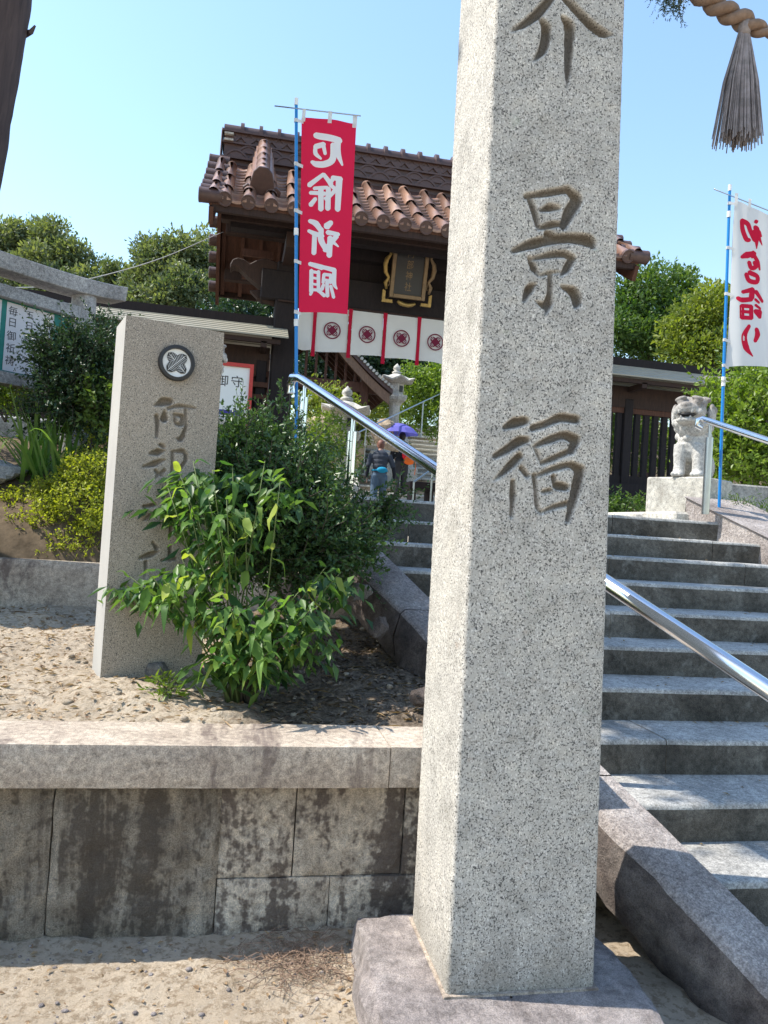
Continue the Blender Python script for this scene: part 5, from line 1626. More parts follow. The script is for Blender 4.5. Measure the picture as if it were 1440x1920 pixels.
# ------------------------------------------------------------------ people
def person(label, base, rz, lean, h, cols, arms, stride=.10):
    """seen from behind; local frame: faces +Y"""
    r = thing('person', label, 'person', tuple(base), rz)
    k = h / 1.70
    L = lambda z: lean * max(0, z - .9) * 1.0            # forward bend above the hips
    def pt(x, y, z): return (x * k, (y + L(z)) * k, z * k)
    def limb(mb, pts, rs, n=12): mb.tube([pt(*p_) for p_ in pts], [q * k for q in rs], n)
    legs = {}
    def leg_pts(sx): 
        f = stride * sx
        return [(sx * .085, 0, .92), (sx * .095, .02 + f * .3, .70), (sx * .095, .035 + f * .8, .49), (sx * .095, f * .9, .28), (sx * .095, f - .02, .08)]
    body = MB()
    body.ball(pt(0, 0, .98), (.155 * k, .11 * k, .13 * k)); body.ball(pt(0, 0, 1.15), (.145 * k, .10 * k, .16 * k)); body.ball(pt(0, .0, 1.33), (.175 * k, .105 * k, .12 * k))
    limb(body, [(0, 0, 1.38), (0, .01, 1.46), (0, .02, 1.52)], [.07, .055, .055])
    hd = pt(0, .055, 1.60)
    body.ball(hd, (.078 * k, .098 * k, .112 * k), 14, 10)
    body.ball((hd[0], hd[1] + .098 * k, hd[2] - .012 * k), (.014 * k, .022 * k, .022 * k))
    for sx in (-1, 1): body.ball((hd[0] + sx * .08 * k, hd[1] - .005, hd[2] - .01 * k), (.012 * k, .022 * k, .032 * k))
    for sx in (-1, 1):
        limb(body, leg_pts(sx), [.085, .078, .058, .055, .036])
        f = stride * sx; body.ball(pt(sx * .095, f + .05, .04), (.042 * k, .115 * k, .04 * k))
        A = arms[0 if sx < 0 else 1]
        limb(body, A, [.05, .043, .038, .033, .025])
        hx, hy, hz = A[-1]
        body.ball(pt(hx, hy, hz - .04), (.022 * k, .042 * k, .05 * k))
        for q in range(4): limb(body, [(hx, hy + (q - 1.5) * .019, hz - .07), (hx, hy + (q - 1.5) * .020 + .006, hz - .105), (hx - sx * .006, hy + (q - 1.5) * .02 + .012, hz - .13 + .008 * abs(q - 1.4))], [.0095, .009, .007], 6)
        limb(body, [(hx, hy + .03, hz - .03), (hx - sx * .008, hy + .055, hz - .06), (hx - sx * .012, hy + .06, hz - .085)], [.011, .010, .008], 6)
    remesh_build(body, 'body', M['skin'], r, .014 * k, 2, .5)
    sh_ = MB()
    for z, rx, ry in ((1.00, .172, .130), (1.12, .168, .128), (1.22, .178, .130), (1.32, .196, .132), (1.38, .178, .118)): sh_.ball(pt(0, 0, z), (rx * k, ry * k, .11 * k))
    limb(sh_, [(0, 0, 1.40), (0, .008, 1.455)], [.085, .065])
    for sx in (-1, 1):
        A = arms[0 if sx < 0 else 1]; limb(sh_, A[:cols['sleeve']], [.066, .060, .054, .048, .042][:cols['sleeve']])
    remesh_build(sh_, 'shirt', cols['shirt'], r, .014 * k, 2, .5)
    if cols.get('cover') is not None:
        for sx in (-1, 1):
            A = arms[0 if sx < 0 else 1]
            cv = MB(); cv.tube([pt(*p_) for p_ in A[1:]], [.050 * k, .045 * k, .040 * k, .032 * k], 12); cv.build('arm_cover', cols['cover'], r, world=False, smooth=True)
    tr = MB()
    tr.ball(pt(0, 0, .95), (.168 * k, .122 * k, .12 * k))
    for sx in (-1, 1): limb(tr, leg_pts(sx), [.100, .094, .078, .074, .066])
    remesh_build(tr, 'trousers', cols['trousers'], r, .014 * k, 2, .5)
    for sx in (-1, 1):
        f = stride * sx; sm = MB(); sm.ball(pt(sx * .095, f + .05, .043), (.05 * k, .13 * k, .05 * k), 12, 8); sm.build('shoe', M['shoe'], r, world=False, smooth=True)
    hr_ = MB(); hr_.ball((hd[0], hd[1] - .015 * k, hd[2] + .018 * k), (.088 * k, .104 * k, .108 * k), 14, 10)
    hr_.ball((hd[0], hd[1] - .05 * k, hd[2] - .045 * k), (.072 * k, .06 * k, .07 * k), 12, 8)
    if cols.get('bun'): hr_.ball((hd[0], hd[1] - .05 * k, hd[2] - .10 * k), (.06 * k, .05 * k, .10 * k))
    remesh_build(hr_, 'hair', cols['hair'], r, .016 * k, 1, .5)
    return r, pt
p1b = at(706, 972, 16.4); p1b.z = 1.715
P1, pt1 = person('walker in grey T-shirt and jeans with dark arm covers, seen from behind', p1b, rad(-8), .16, 1.66,
    dict(shirt=M['shirt_grey'], sleeve=3, cover=M['sleeve_dark'], trousers=M['jeans'], hair=M['hair_brown']),
    ([(-.19, 0, 1.38), (-.235, -.01, 1.24), (-.26, -.02, 1.11), (-.27, .02, .97), (-.265, .06, .86)], [(.19, 0, 1.38), (.25, .0, 1.24), (.30, .0, 1.11), (.325, .03, .97), (.33, .07, .86)]))
wb = MB(); wb.ball(pt1(.05, -.125, 1.04), (.115, .05, .065), 14, 8); wb.tube([pt1(x, y, 1.03) for x, y in ((-.17, 0), (-.10, -.12), (.05, -.13), (.14, -.08), (.17, .02))], .018, 8)
wb.build('waist_bag', M['bag_blue'], P1, world=False, smooth=True)
p2b = at(748, 935, 18.4); p2b.z = 2.20
P2, pt2 = person('walker in dark clothes under a purple parasol, seen from behind', p2b, rad(-5), .05, 1.62,
    dict(shirt=M['sleeve_dark'], sleeve=5, trousers=M['trousers'], hair=M['hair_black'], bun=True),
    ([(-.18, 0, 1.38), (-.23, .0, 1.24), (-.24, .03, 1.10), (-.20, .16, 1.06), (-.14, .26, 1.12)], [(.18, 0, 1.38), (.22, -.02, 1.24), (.24, -.03, 1.10), (.22, .08, 1.04), (.16, .17, 1.08)]), .06)
MB().box((p2b.x - .35, p2b.y - .2, p2b.z - .3), (p2b.x + .35, p2b.y + .3, p2b.z)).build('standing_step', M['paving'], st2, world=True)
R2 = ROOT[P2.name]
hand = R2 @ Vector(pt2(-.14, .26, 1.10))
um = thing('parasol', 'open purple parasol over the walker in dark clothes', 'parasol', tuple(hand), 0)
umt = at(747, 793, 18.5)
MB().tube([hand + Vector((0, 0, -.06)), Vector((umt.x, umt.y, umt.z))], .009, 8).build('shaft', M['steel_dull'], um)
tip = Vector((umt.x, umt.y, umt.z)); V = [tuple(tip)]; n = 8
for (rr, dz) in ((.20, -.045), (.38, -.14), (.50, -.27)):
    for k in range(16):
        a = 2 * math.pi * k / 16 + .2; e = 1 if k % 2 == 0 else .94
        V.append((tip.x + rr * e * math.cos(a) * 1.05, tip.y + rr * e * math.sin(a), tip.z + dz + (.0 if k % 2 == 0 else .012)))
F_ = [(0, 1 + k, 1 + (k + 1) % 16) for k in range(16)] + [(1 + i * 16 + k, 1 + (i + 1) * 16 + k, 1 + (i + 1) * 16 + (k + 1) % 16, 1 + i * 16 + (k + 1) % 16) for i in range(2) for k in range(16)]
MB().add(V, F_).build('canopy', M['parasol'], um)
MB().tube([tip, tip + Vector((0, 0, .05))], .007, 6).build('ferrule', M['steel_dull'], um)
bg = thing('shoulder_bag', 'red and orange bag on the back of the parasol carrier', 'bag', tuple(R2 @ Vector(pt2(.13, -.17, .98))))
b = MB(); c = R2 @ Vector(pt2(.12, -.16, 1.12)); b.ball(c, (.13, .07, .13), 14, 9); b.ball(c + Vector((.06, .0, -.06)), (.10, .06, .12), 12, 8); remesh_build(b, 'upper_bag', M['bag_red'], bg, .014, 2)
for ch in bg.children: ch.location = -Vector(ROOT[bg.name].translation)
b = MB(); c2 = c + Vector((.05, -.02, -.14)); b.ball(c2, (.14, .075, .09), 14, 8); b.ball(c2 + Vector((-.07, 0, .07)), (.05, .05, .09)); o = remesh_build(b, 'lower_bag', M['bag_orange'], bg, .014, 2); o.location = -Vector(ROOT[bg.name].translation)
b = MB(); b.tube([c + Vector((-.06, -.02, .10)), R2 @ Vector(pt2(.02, -.13, 1.40)), R2 @ Vector(pt2(-.08, -.10, 1.46))], .012, 6); b.build('strap', M['bag_red'], bg)
b = MB(); b.tube([c2 + Vector((.12, 0, .05)), c2 + Vector((.17, 0, -.1)), c2 + Vector((.15, 0, -.32))], .008, 6); b.build('dangling_cord', M['bag_orange'], bg)

# ------------------------------------------------------------------ vegetation
def unit(a): return a / (np.linalg.norm(a, axis=-1, keepdims=True) + 1e-9)
def leaves_np(P, D, L, Wd, N=None, fold=.25, v=None, rng=RNG):
    """folded leaf blades: base P, direction D, length L, width Wd -> verts, tris, attr"""
    n = len(P)
    R_ = rng.normal(size=(n, 3)) if N is None else N
    S = unit(np.cross(D, R_)); Nn = np.cross(S, D)
    L = np.broadcast_to(np.asarray(L, float).reshape(-1, 1), (n, 1)); Wd = np.broadcast_to(np.asarray(Wd, float).reshape(-1, 1), (n, 1))
    mid = P + D * L * .45
    a = mid + S * Wd * .5 + Nn * Wd * fold; b = mid - S * Wd * .5 + Nn * Wd * fold
    tip = P + D * L - Nn * L * .08
    V = np.stack([P, a, tip, b], 1).reshape(-1, 3)
    i = np.arange(n)[:, None] * 4
    F_ = np.concatenate([i + np.array([[0, 1, 2]]), i + np.array([[0, 2, 3]])], 0)
    at_ = np.repeat(rng.random(n) if v is None else v, 4)
    return V, F_, at_

def clump_foliage(name, clumps, per_m2, L, mat, parent, up=.25, inner=.35, vlo=0., rng=RNG, fold=.25, wr=.5, flat=1.0):
    """leafy clumps: each clump (centre, radius[, tone]) is a ragged shell of leaves"""
    Ps = []; Ds = []; vs = []
    for c in clumps:
        r = c[1]; tone = c[2] if len(c) > 2 else .5
        n = int(per_m2 * r * r * 12.6)
        d = unit(rng.normal(size=(n, 3)))
        rr = r * (1 - inner * rng.random(n) ** 1.6) * (1 + .16 * rng.normal(size=n))
        p = np.array(c[0])[None, :] + d * rr[:, None] * np.array([1, 1, flat])
        dd = unit(d + rng.normal(size=(n, 3)) * .7 + np.array([0, 0, up]))
        Ps.append(p); Ds.append(dd); vs.append(np.clip(tone + rng.normal(size=n) * .22, 0, 1))
    P = np.concatenate(Ps); D = np.concatenate(Ds); v = np.concatenate(vs)
    LL = L * (.65 + .7 * rng.random(len(P)))
    V, F_, A = leaves_np(P, D, LL, LL * wr, v=v, fold=fold, rng=rng)
    return npmesh(name, V, F_, mat, parent, attr={'v': A})

def twig_foliage(name, twigs, L, mat, parent, gap, wr=.5, spread=.9, rng=RNG, tone=.5, stem_mat=None, stem_r=.003):
    """twigs [(p, d, length)] carrying leaves along their length"""
    Ps = []; Ds = []; vs = []; st = MB()
    for (p_, d_, ln) in twigs:
        n = max(3, int(ln / gap)); p_ = np.array(p_); d_ = unit(np.array(d_, float))
        bend = rng.normal(size=3) * .25
        ts = (np.arange(n) + rng.random(n) * .6) / n
        pos = p_ + d_ * (ts * ln)[:, None] + bend * (ts ** 2 * ln)[:, None]
        ax = unit(d_ + bend * ts[:, None] * 1.5)
        side = unit(np.cross(ax, rng.normal(size=(n, 3))))
        Ps.append(pos); Ds.append(unit(ax * .6 + side * spread)); vs.append(np.clip(tone + .35 * (ts - .4) + rng.normal(size=n) * .16, 0, 1))
        if stem_mat is not None and rng.random() < .35:
            st.tube([tuple(p_), tuple(p_ + d_ * ln * .5 + bend * .25 * ln), tuple(p_ + d_ * ln * .97 + bend * .94 * ln)], [stem_r, stem_r * .8, stem_r * .4], 4, caps=False)
    P = np.concatenate(Ps); D = np.concatenate(Ds); v = np.concatenate(vs)
    LL = L * (.6 + .7 * rng.random(len(P)))
    V, F_, A = leaves_np(P, D, LL, LL * wr, v=v, rng=rng)
    o = npmesh(name, V, F_, mat, parent, attr={'v': A})
    if stem_mat is not None and st.v:
        st.build('twigs', stem_mat, parent, fix=False)['kind'] = 'stuff'
    return o

def ell_twigs(blobs, dens, ln, up=.5, rng=RNG, shell=.75):
    """twigs growing out of ellipsoids [(centre, (rx,ry,rz))]"""
    out = []
    for c, r in blobs:
        r = np.array(r, float) if hasattr(r, '__len__') else np.array([r] * 3, float)
        n = int(dens * (r[0] * r[1] + r[1] * r[2] + r[0] * r[2]) * 4.2)
        d = unit(rng.normal(size=(n, 3)))
        f = shell * (.55 + .45 * rng.random(n))
        p = np.array(c)[None, :] + d * r * f[:, None]
        dd = unit(d + rng.normal(size=(n, 3)) * .45 + np.array([0, 0, up]))
        for i in range(n): out.append((p[i], dd[i], ln * (.6 + .8 * rng.random())))
    return out

def stems(parent, base, tops, r0, mat, name='stem', seg=5):
    base = Vector(base)
    for t in tops:
        t = Vector(t); n = seg
        pts = [base.lerp(t, i / n) + Vector((random.uniform(-1, 1), random.uniform(-1, 1), 0)) * (.06 * (t - base).length * math.sin(math.pi * i / n)) for i in range(n + 1)]
        MB().tube(pts, [r0 * (1 - .75 * i / n) for i in range(n + 1)], 7).build(name, mat, parent, smooth=True)

def T(v): return tuple(v)
# --- small-leaved shrub beside the name stone
sb = thing('evergreen_shrub', 'large dense small-leaved evergreen shrub between the name stone and the stairs', 'shrub', (.42, 4.0, .78))
bl = [(T(at(500, 925, 4.05)), (.42, .38, .30)), (T(at(460, 850, 4.15)), (.26, .26, .14)), (T(at(570, 1000, 4.15)), (.36, .34, .22)), (T(at(545, 1025, 3.95)), (.40, .32, .24)), (T(at(535, 868, 4.25)), (.18, .24, .11)), (T(at(625, 1025, 4.1)), (.22, .26, .15)), (T(at(425, 880, 4.2)), (.20, .24, .22)), (T(at(580, 925, 4.25)), (.18, .22, .11)), (T(at(650, 1005, 4.4)), (.24, .22, .09)), (T(at(640, 1045, 4.2)), (.20, .2, .10)), (T(at(470, 1010, 4.0)), (.30, .25, .24))]
tw = ell_twigs(bl, 360, .15, .50)
for (x, y, d) in ((425, 770, 4.2), (437, 740, 4.2), (480, 750, 4.2), (500, 735, 4.2), (528, 715, 4.2), (515, 760, 4.15), (545, 745, 4.25), (570, 775, 4.2), (455, 775, 4.15), (400, 800, 4.2), (590, 850, 4.25)):
    for k in range(3):
        q = at(x + random.uniform(-14, 14), y + 60, d); e = at(x + random.uniform(-8, 8), y, d)
        tw.append((T(q), T(e - q), (e - q).length * random.uniform(.9, 1.25)))
for (x, y) in ((700, 950), (725, 945), (752, 936), (690, 920), (745, 960), (660, 905), (680, 975), (705, 985), (735, 925), (765, 945)):
    for k in range(10):
        q = at(x - 45 + random.uniform(-25, 25), y + 30 + random.uniform(-25, 25), 4.5); e = at(x + random.uniform(-25, 25), y + random.uniform(-25, 25), 4.5)
        tw.append((T(q), T(e - q), (e - q).length * random.uniform(.8, 1.3)))
twig_foliage('foliage', tw, .030, M['leaf_shrub'], sb, .0105, .5, stem_mat=M['twig'], stem_r=.0035)
stems(sb, (.45, 4.05, .75), [T(at(540, 930, 4.1)), T(at(480, 860, 4.15)), T(at(610, 930, 4.2)), T(at(570, 860, 4.2)), T(at(660, 960, 4.3)), T(at(445, 880, 4.2))], .02, M['twig'])

# --- front shrub with large drooping leaves, every leaf its own piece
fs = thing('young_leafy_shrub', 'bright young shrub with large drooping leaves in front of the name stone', 'shrub', (.09, 3.42, .72))
def big_leaf(L, Wd, droop, fold, seed):
    rn = random.Random(seed); rows = 6; V = []
    for i in range(rows + 1):
        t = i / rows
        wv_ = Wd * (math.sin(math.pi * min(1, t ** .8)) ** .8) * (1 - .25 * t) if 0 < i < rows else .0008
        y = L * t; z = -droop * L * t * t + .012 * math.sin(t * 7 + seed)
        for s in (-1, 0, 1): V.append((s * wv_, y, z + abs(s) * fold * wv_ + (.004 * rn.uniform(-1, 1) if s else 0)))
    F_ = [(i * 3 + k, i * 3 + k + 1, (i + 1) * 3 + k + 1, (i + 1) * 3 + k) for i in range(rows) for k in range(2)]
    o = npmesh('leaf', np.array(V), np.array(F_), M['leaf_front'], smooth=True); me = o.data; bpy.data.objects.remove(o)
    return me
LM = [big_leaf(.125, .024, .35, .3, 1), big_leaf(.14, .027, .55, .25, 2), big_leaf(.115, .024, .2, .35, 3), big_leaf(.135, .022, .75, .25, 4)]
tips = [(335, 882, 3.30), (362, 864, 3.32), (398, 880, 3.3), (436, 872, 3.35), (497, 864, 3.3), (526, 900, 3.28), (350, 930, 3.25), (388, 925, 3.25), (425, 935, 3.22), (460, 950, 3.25), (372, 975, 3.25), (410, 985, 3.2),
        (315, 915, 3.28), (245, 1082, 3.22), (275, 1070, 3.18), (305, 1085, 3.18), (340, 1045, 3.2), (330, 1085, 3.15), (378, 1060, 3.2), (420, 1040, 3.2),
        (395, 1130, 3.1), (428, 1122, 3.06), (450, 1150, 3.05), (505, 1102, 3.08), (522, 1130, 3.05), (562, 1108, 3.1), (585, 1140, 3.1), (480, 1178, 3.02), (420, 1190, 3.05), (395, 1225, 3.1), (540, 1185, 3.02), (590, 1185, 3.1), (445, 1235, 3.05), (500, 1225, 3.0), (640, 1072, 3.42), (612, 1062, 3.4)]
GIfs = ROOT[fs.name].inverted()
fbase = Vector((.09, 3.42, .70)); nl = 0
for ti, (x, y, d) in enumerate(tips):
    tip_ = at(x, y, d); b0 = fbase + Vector((random.uniform(-.07, .07), random.uniform(-.05, .05), 0))
    mid = b0.lerp(tip_, .5) + Vector((0, 0, .10)) - (tip_ - b0) * Vector((.12, .12, 0)).length
    pts = []
    for i in range(8):
        t = i / 7; pts.append(b0 * (1 - t) ** 2 + mid * 2 * t * (1 - t) + tip_ * t * t)
    MB().tube(pts, [.0065 * (1 - .75 * i / 7) for i in range(8)], 6).build('stem', M['stem_green'] if y < 1120 else M['twig'], fs, smooth=True)
    out = Vector((tip_.x - fbase.x, tip_.y - fbase.y, 0)).normalized() if abs(tip_.x - fbase.x) > .02 else Vector((0, -1, 0))
    for k in range(8):
        t = 1 - k * .05 - (0.01 * random.random()); i_ = t * 7; i0 = min(6, int(i_)); p_ = pts[i0].lerp(pts[i0 + 1], i_ - i0)
        ang = k * 2.4 + ti
        d_ = Vector((math.cos(ang), math.sin(ang) - .25, -.15 - .55 * random.random())) + out * .35
        if k == 0: d_ = Vector((random.uniform(-.5, .5), -.4, .35))
        d_.normalize()
        nrm = Vector((random.uniform(-.35, .35), random.uniform(-.35, .2), 1)); s_ = d_.cross(nrm).normalized(); n_ = s_.cross(d_)
        m4 = Matrix(((s_.x, d_.x, n_.x, p_.x), (s_.y, d_.y, n_.y, p_.y), (s_.z, d_.z, n_.z, p_.z), (0, 0, 0, 1)))
        o = bpy.data.objects.new('leaf', random.choice(LM)); COL.objects.link(o); o.parent = fs
        sc = random.uniform(.45, .98) * (.75 if k == 0 else 1)
        o.matrix_local = GIfs @ m4 @ Matrix.Scale(sc, 4); nl += 1

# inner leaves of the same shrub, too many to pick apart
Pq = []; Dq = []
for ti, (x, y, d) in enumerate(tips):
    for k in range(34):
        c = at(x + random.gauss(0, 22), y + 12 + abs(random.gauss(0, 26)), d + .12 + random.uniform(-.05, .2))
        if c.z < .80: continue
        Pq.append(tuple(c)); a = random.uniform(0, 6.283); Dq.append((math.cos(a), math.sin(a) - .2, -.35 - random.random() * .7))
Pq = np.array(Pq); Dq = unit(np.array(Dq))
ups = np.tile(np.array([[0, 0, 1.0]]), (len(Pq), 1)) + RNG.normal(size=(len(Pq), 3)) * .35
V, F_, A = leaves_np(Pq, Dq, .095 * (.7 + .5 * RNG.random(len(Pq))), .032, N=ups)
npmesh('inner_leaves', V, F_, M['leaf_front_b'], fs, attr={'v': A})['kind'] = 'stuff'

def shrub(name, label, base, blobs, dens, ln, L, mat, gap, up=.5, tone=.5, stem_r=.012, cat='shrub', group=None, wr=.5, sm=True, shell=.75):
    r = thing(name, label, cat, base, 0, group)
    twig_foliage('foliage', ell_twigs(blobs, dens, ln, up, shell=shell), L, mat, r, gap, wr, tone=tone, stem_mat=M['twig'] if sm else None, stem_r=.003)
    stems(r, base, [b[0] for b in blobs[:5]], stem_r, M['twig'])
    return r
def B(x, y, d, rx, rz=None, ry=None): return (T(at(x, y, d)), (rx, ry or rx, rz or rx))
shrub('azalea_bush', 'clipped yellow-green azalea mound left of the name stone, above the low wall', T(at(140, 1050, 5.6)),
      [B(150, 960, 5.65, .36, .28), B(75, 990, 5.6, .28, .16), B(170, 890, 5.75, .26, .16), B(195, 1010, 5.55, .28, .26), B(30, 1000, 5.6, .20, .09), B(110, 930, 5.8, .25, .14), B(130, 1040, 5.5, .26, .14), B(190, 1060, 5.5, .20, .16), B(15, 955, 5.75, .22, .10), B(60, 945, 5.8, .2, .12)], 420, .09, .028, M['leaf_azalea'], .009, .8, .62)
shrub('azalea_bush', 'small clipped azalea tuft behind the tall grass leaves', T(at(170, 830, 6.6)), [B(170, 795, 6.5, .26, .10), B(195, 880, 6.2, .18, .12), B(165, 870, 6.2, .16, .10)], 420, .09, .028, M['leaf_azalea'], .01, .8, .6)
shrub('garden_shrub', 'dark green shrub in front of the stone-framed notice board', T(at(150, 780, 6.2)),
      [B(140, 690, 6.1, .34, .36), B(188, 682, 6.2, .27, .28), B(105, 665, 6.0, .20, .22), B(205, 720, 6.2, .24, .30), B(120, 745, 6.0, .26, .22), B(165, 775, 6.1, .24, .18), B(90, 785, 6.3, .22, .14), B(205, 622, 6.4, .14, .10)], 260, .16, .034, M['leaf_dark'], .012, .6, .5)
shrub('garden_shrub', 'leafy green plant under the dark shrub, beside the name stone', T(at(190, 800, 6.1)), [B(190, 760, 5.95, .16, .14), B(170, 745, 5.95, .10, .10)], 300, .12, .05, M['leaf_right'], .016, .3, .6)
shrub('garden_shrub', 'low green shrub under the notice board at the left edge', T(at(10, 790, 6.4)), [B(15, 745, 6.5, .20, .12), B(-30, 740, 6.5, .25, .14)], 280, .12, .035, M['leaf_bright'], .013, .6, .5)
shrub('garden_shrub', 'loose green planting behind the tall grass leaves, left of the name stone', T(at(120, 900, 7.3)), [B(60, 850, 7.3, .3, .16), B(130, 850, 7.2, .32, .2), B(200, 850, 7.1, .34, .24), B(215, 800, 7.2, .25, .2), B(0, 850, 7.4, .3, .12)], 240, .14, .04, M['leaf_right'], .015, .5, .5)
# tall grass leaves
ir = thing('iris_clump', 'clump of long arching grass-like leaves left of the azalea', 'grass clump', T(at(75, 905, 5.9)))
iw = ROOT[ir.name].inverted()
def blade(L, arch, seed):
    rows = 8; V = []; rn = random.Random(seed)
    for i in range(rows + 1):
        t = i / rows; wv_ = .014 * (1 - t ** 2.2) + .0006
        y = L * (t - .22 * arch * t * t) * arch * .9; z = L * (t - .62 * arch * t * t * t)
        for s in (-1, 0, 1): V.append((s * wv_, y, z - (0 if s else .004)))
    F_ = [(i * 3 + k, i * 3 + k + 1, (i + 1) * 3 + k + 1, (i + 1) * 3 + k) for i in range(rows) for k in range(2)]
    o = npmesh('grass_leaf', np.array(V), np.array(F_), M['leaf_iris'], smooth=True); me = o.data; bpy.data.objects.remove(o); return me
BLD = [blade(.62, .35, 1), blade(.70, .8, 2), blade(.6, 1.1, 3), blade(.72, .2, 4)]
for k in range(70):
    c = at(random.gauss(85, 28), 912, random.uniform(5.85, 6.25)); c.z = float(z_bank(np.array([c.x]), np.array([c.y]))[0]) - .03
    o = bpy.data.objects.new('grass_leaf', random.choice(BLD)); COL.objects.link(o); o.parent = ir
    o.matrix_local = iw @ Matrix.Translation(c) @ Matrix.Rotation(random.uniform(0, 6.28), 4, 'Z') @ Matrix.Rotation(rad(random.uniform(-12, 8)), 4, 'X') @ Matrix.Scale(random.uniform(.8, 1.2), 4)
shrub('weed_tuft', 'small green weed at the foot of the name stone', T(at(300, 1300, 3.3)), [B(300, 1288, 3.3, .06, .03), B(320, 1296, 3.25, .05, .025)], 900, .05, .04, M['leaf_bright'], .018, .3, .6, .003, 'weed', wr=.3)
shrub('evergreen_shrub', 'sunlit bright green shrub behind the right handrail and lion', T(at(1400, 930, 8.2)),
      [B(1400, 800, 8.2, .55, .40), B(1350, 760, 8.6, .35, .22), B(1440, 740, 8.4, .5, .25), B(1420, 870, 8.0, .5, .22), B(1370, 850, 8.2, .35, .3), B(1480, 820, 8.2, .5, .5)], 130, .22, .062, M['leaf_bright'], .022, .4, .55)
shrub('weed_tuft', 'weeds at the foot of the blue pole, right edge', T(at(1390, 965, 6.6)), [B(1385, 955, 6.6, .16, .05), B(1430, 960, 6.6, .14, .06)], 300, .10, .04, M['leaf_right'], .016, .8, .5, .004, 'weed', wr=.22)
shrub('garden_shrub', 'low green shrub under the lattice fence beside the granite pillar', T(at(1185, 985, 9.6)), [B(1180, 960, 9.8, .40, .16), B(1120, 960, 9.8, .4, .16)], 160, .16, .05, M['leaf_right'], .018, .6, .4)
shrub('garden_shrub', 'green shrub behind the steel posts, left of the passage', T(at(610, 900, 9.5)), [B(615, 815, 9.6, .28, .34), B(590, 850, 9.4, .32, .30), B(640, 860, 9.6, .25, .25), B(560, 870, 9.2, .3, .25)], 170, .16, .04, M['leaf_bright'], .016, .5, .5)
shrub('garden_shrub', 'rounded bright green shrub right of the tall lantern, below the curtain', T(at(795, 810, 20.8)), [B(800, 740, 20.8, .62, .62), B(775, 715, 21, .4, .4), B(830, 715, 21, .55, .5), B(815, 790, 20.6, .6, .4), B(768, 785, 20.6, .3, .35)], 60, .3, .10, M['leaf_bright'], .04, .4, .55)
shrub('garden_shrub', 'sunny yellow-green hedge behind the first lantern', T(at(690, 790, 23)), [B(615, 765, 17, .6, .42), B(705, 760, 23, .9, .5), B(665, 800, 19, .5, .4), B(590, 775, 17, .5, .45), B(735, 765, 24, .8, .5)], 55, .3, .10, M['leaf_yellow'], .04, .4, .55)

# --- trees
def tree(name, label, base, clumps, per, L, mat, trunk_r, limbs=8, group=None, wr=.5, extra=None):
    r = thing(name, label, 'tree', T(base), 0, group)
    base = Vector(base)
    top = sum((Vector(c[0]) for c in clumps), Vector()) / len(clumps)
    pts = [base.lerp(top, i / 5) + Vector((.12 * math.sin(i * 1.7), .1 * math.cos(i * 1.3), 0)) * trunk_r * 3 for i in range(6)]
    MB().tube(pts, [trunk_r * (1 - .12 * i) for i in range(6)], 10).build('trunk', M['bark'], r, smooth=True)
    lm = random.sample(clumps, min(limbs, len(clumps)))
    for c in lm:
        q = pts[random.randint(2, 5)]; e = Vector(c[0])
        m_ = q.lerp(e, .5) + Vector((random.uniform(-.3, .3), random.uniform(-.3, .3), -.2))
        MB().tube([q, m_, e], [trunk_r * .4, trunk_r * .26, trunk_r * .10], 7).build('limb', M['bark'], r, smooth=True)
    clump_foliage('crown', clumps, per, L, mat, r, wr=wr)
    return r
def crown_clumps(ell, n, r0, r1, rng=random):
    """ell: list of (px, py, d, rx_px, ry_px) outlines; fills them with clumps"""
    out = []
    for (x, y, d, rx, ry, k) in ell:
        for i in range(k):
            a = rng.uniform(0, 6.283); q = math.sqrt(rng.uniform(.05, 1))
            c = at(x + rx * q * math.cos(a) * .85, y - ry * q * math.sin(a) * .85, d + rng.uniform(-1, 1) * rx / FPX * d * .7)
            out.append((T(c), rng.uniform(r0, r1), min(1, max(0, .45 + .25 * math.sin(a) * q + rng.uniform(-.15, .15)))))
    return out
tree('camphor_tree', 'camphor tree with rounded crown at the left edge behind the fence', at(60, 760, 30), crown_clumps([(35, 455, 30, 42, 38, 16), (88, 462, 30, 36, 34, 12), (138, 492, 29.5, 32, 28, 10), (60, 515, 29, 70, 40, 20), (150, 545, 29, 42, 34, 12), (-30, 480, 30, 60, 60, 14), (110, 560, 28.5, 60, 30, 10)], 0, .36, .66), 80, .17, M['leaf_camphor'], .5, group='camphor trees')
tree('camphor_tree', 'small camphor crown between the two larger camphor trees', at(215, 760, 33), crown_clumps([(212, 520, 33, 26, 26, 9), (200, 560, 33, 46, 30, 12), (238, 565, 33, 26, 24, 6)], 0, .34, .6), 80, .17, M['leaf_camphor'], .4, group='camphor trees')
tree('camphor_tree', 'tall camphor tree rising just left of the gate roof', at(330, 780, 28), crown_clumps([(298, 480, 28, 34, 34, 12), (345, 470, 28, 32, 30, 10), (318, 530, 27.5, 60, 36, 18), (388, 490, 28.5, 34, 40, 12), (395, 548, 28, 44, 34, 12), (268, 535, 28, 30, 30, 8), (300, 572, 27, 60, 24, 10)], 0, .34, .62), 85, .16, M['leaf_camphor'], .45, group='camphor trees')
tree('camphor_tree', 'dark tree seen between the fence roof and the gate underside', at(450, 760, 24), crown_clumps([(440, 585, 24, 75, 32, 18), (500, 590, 25, 40, 30, 8)], 0, .35, .6), 46, .17, M['leaf_dark'], .3, group='camphor trees')
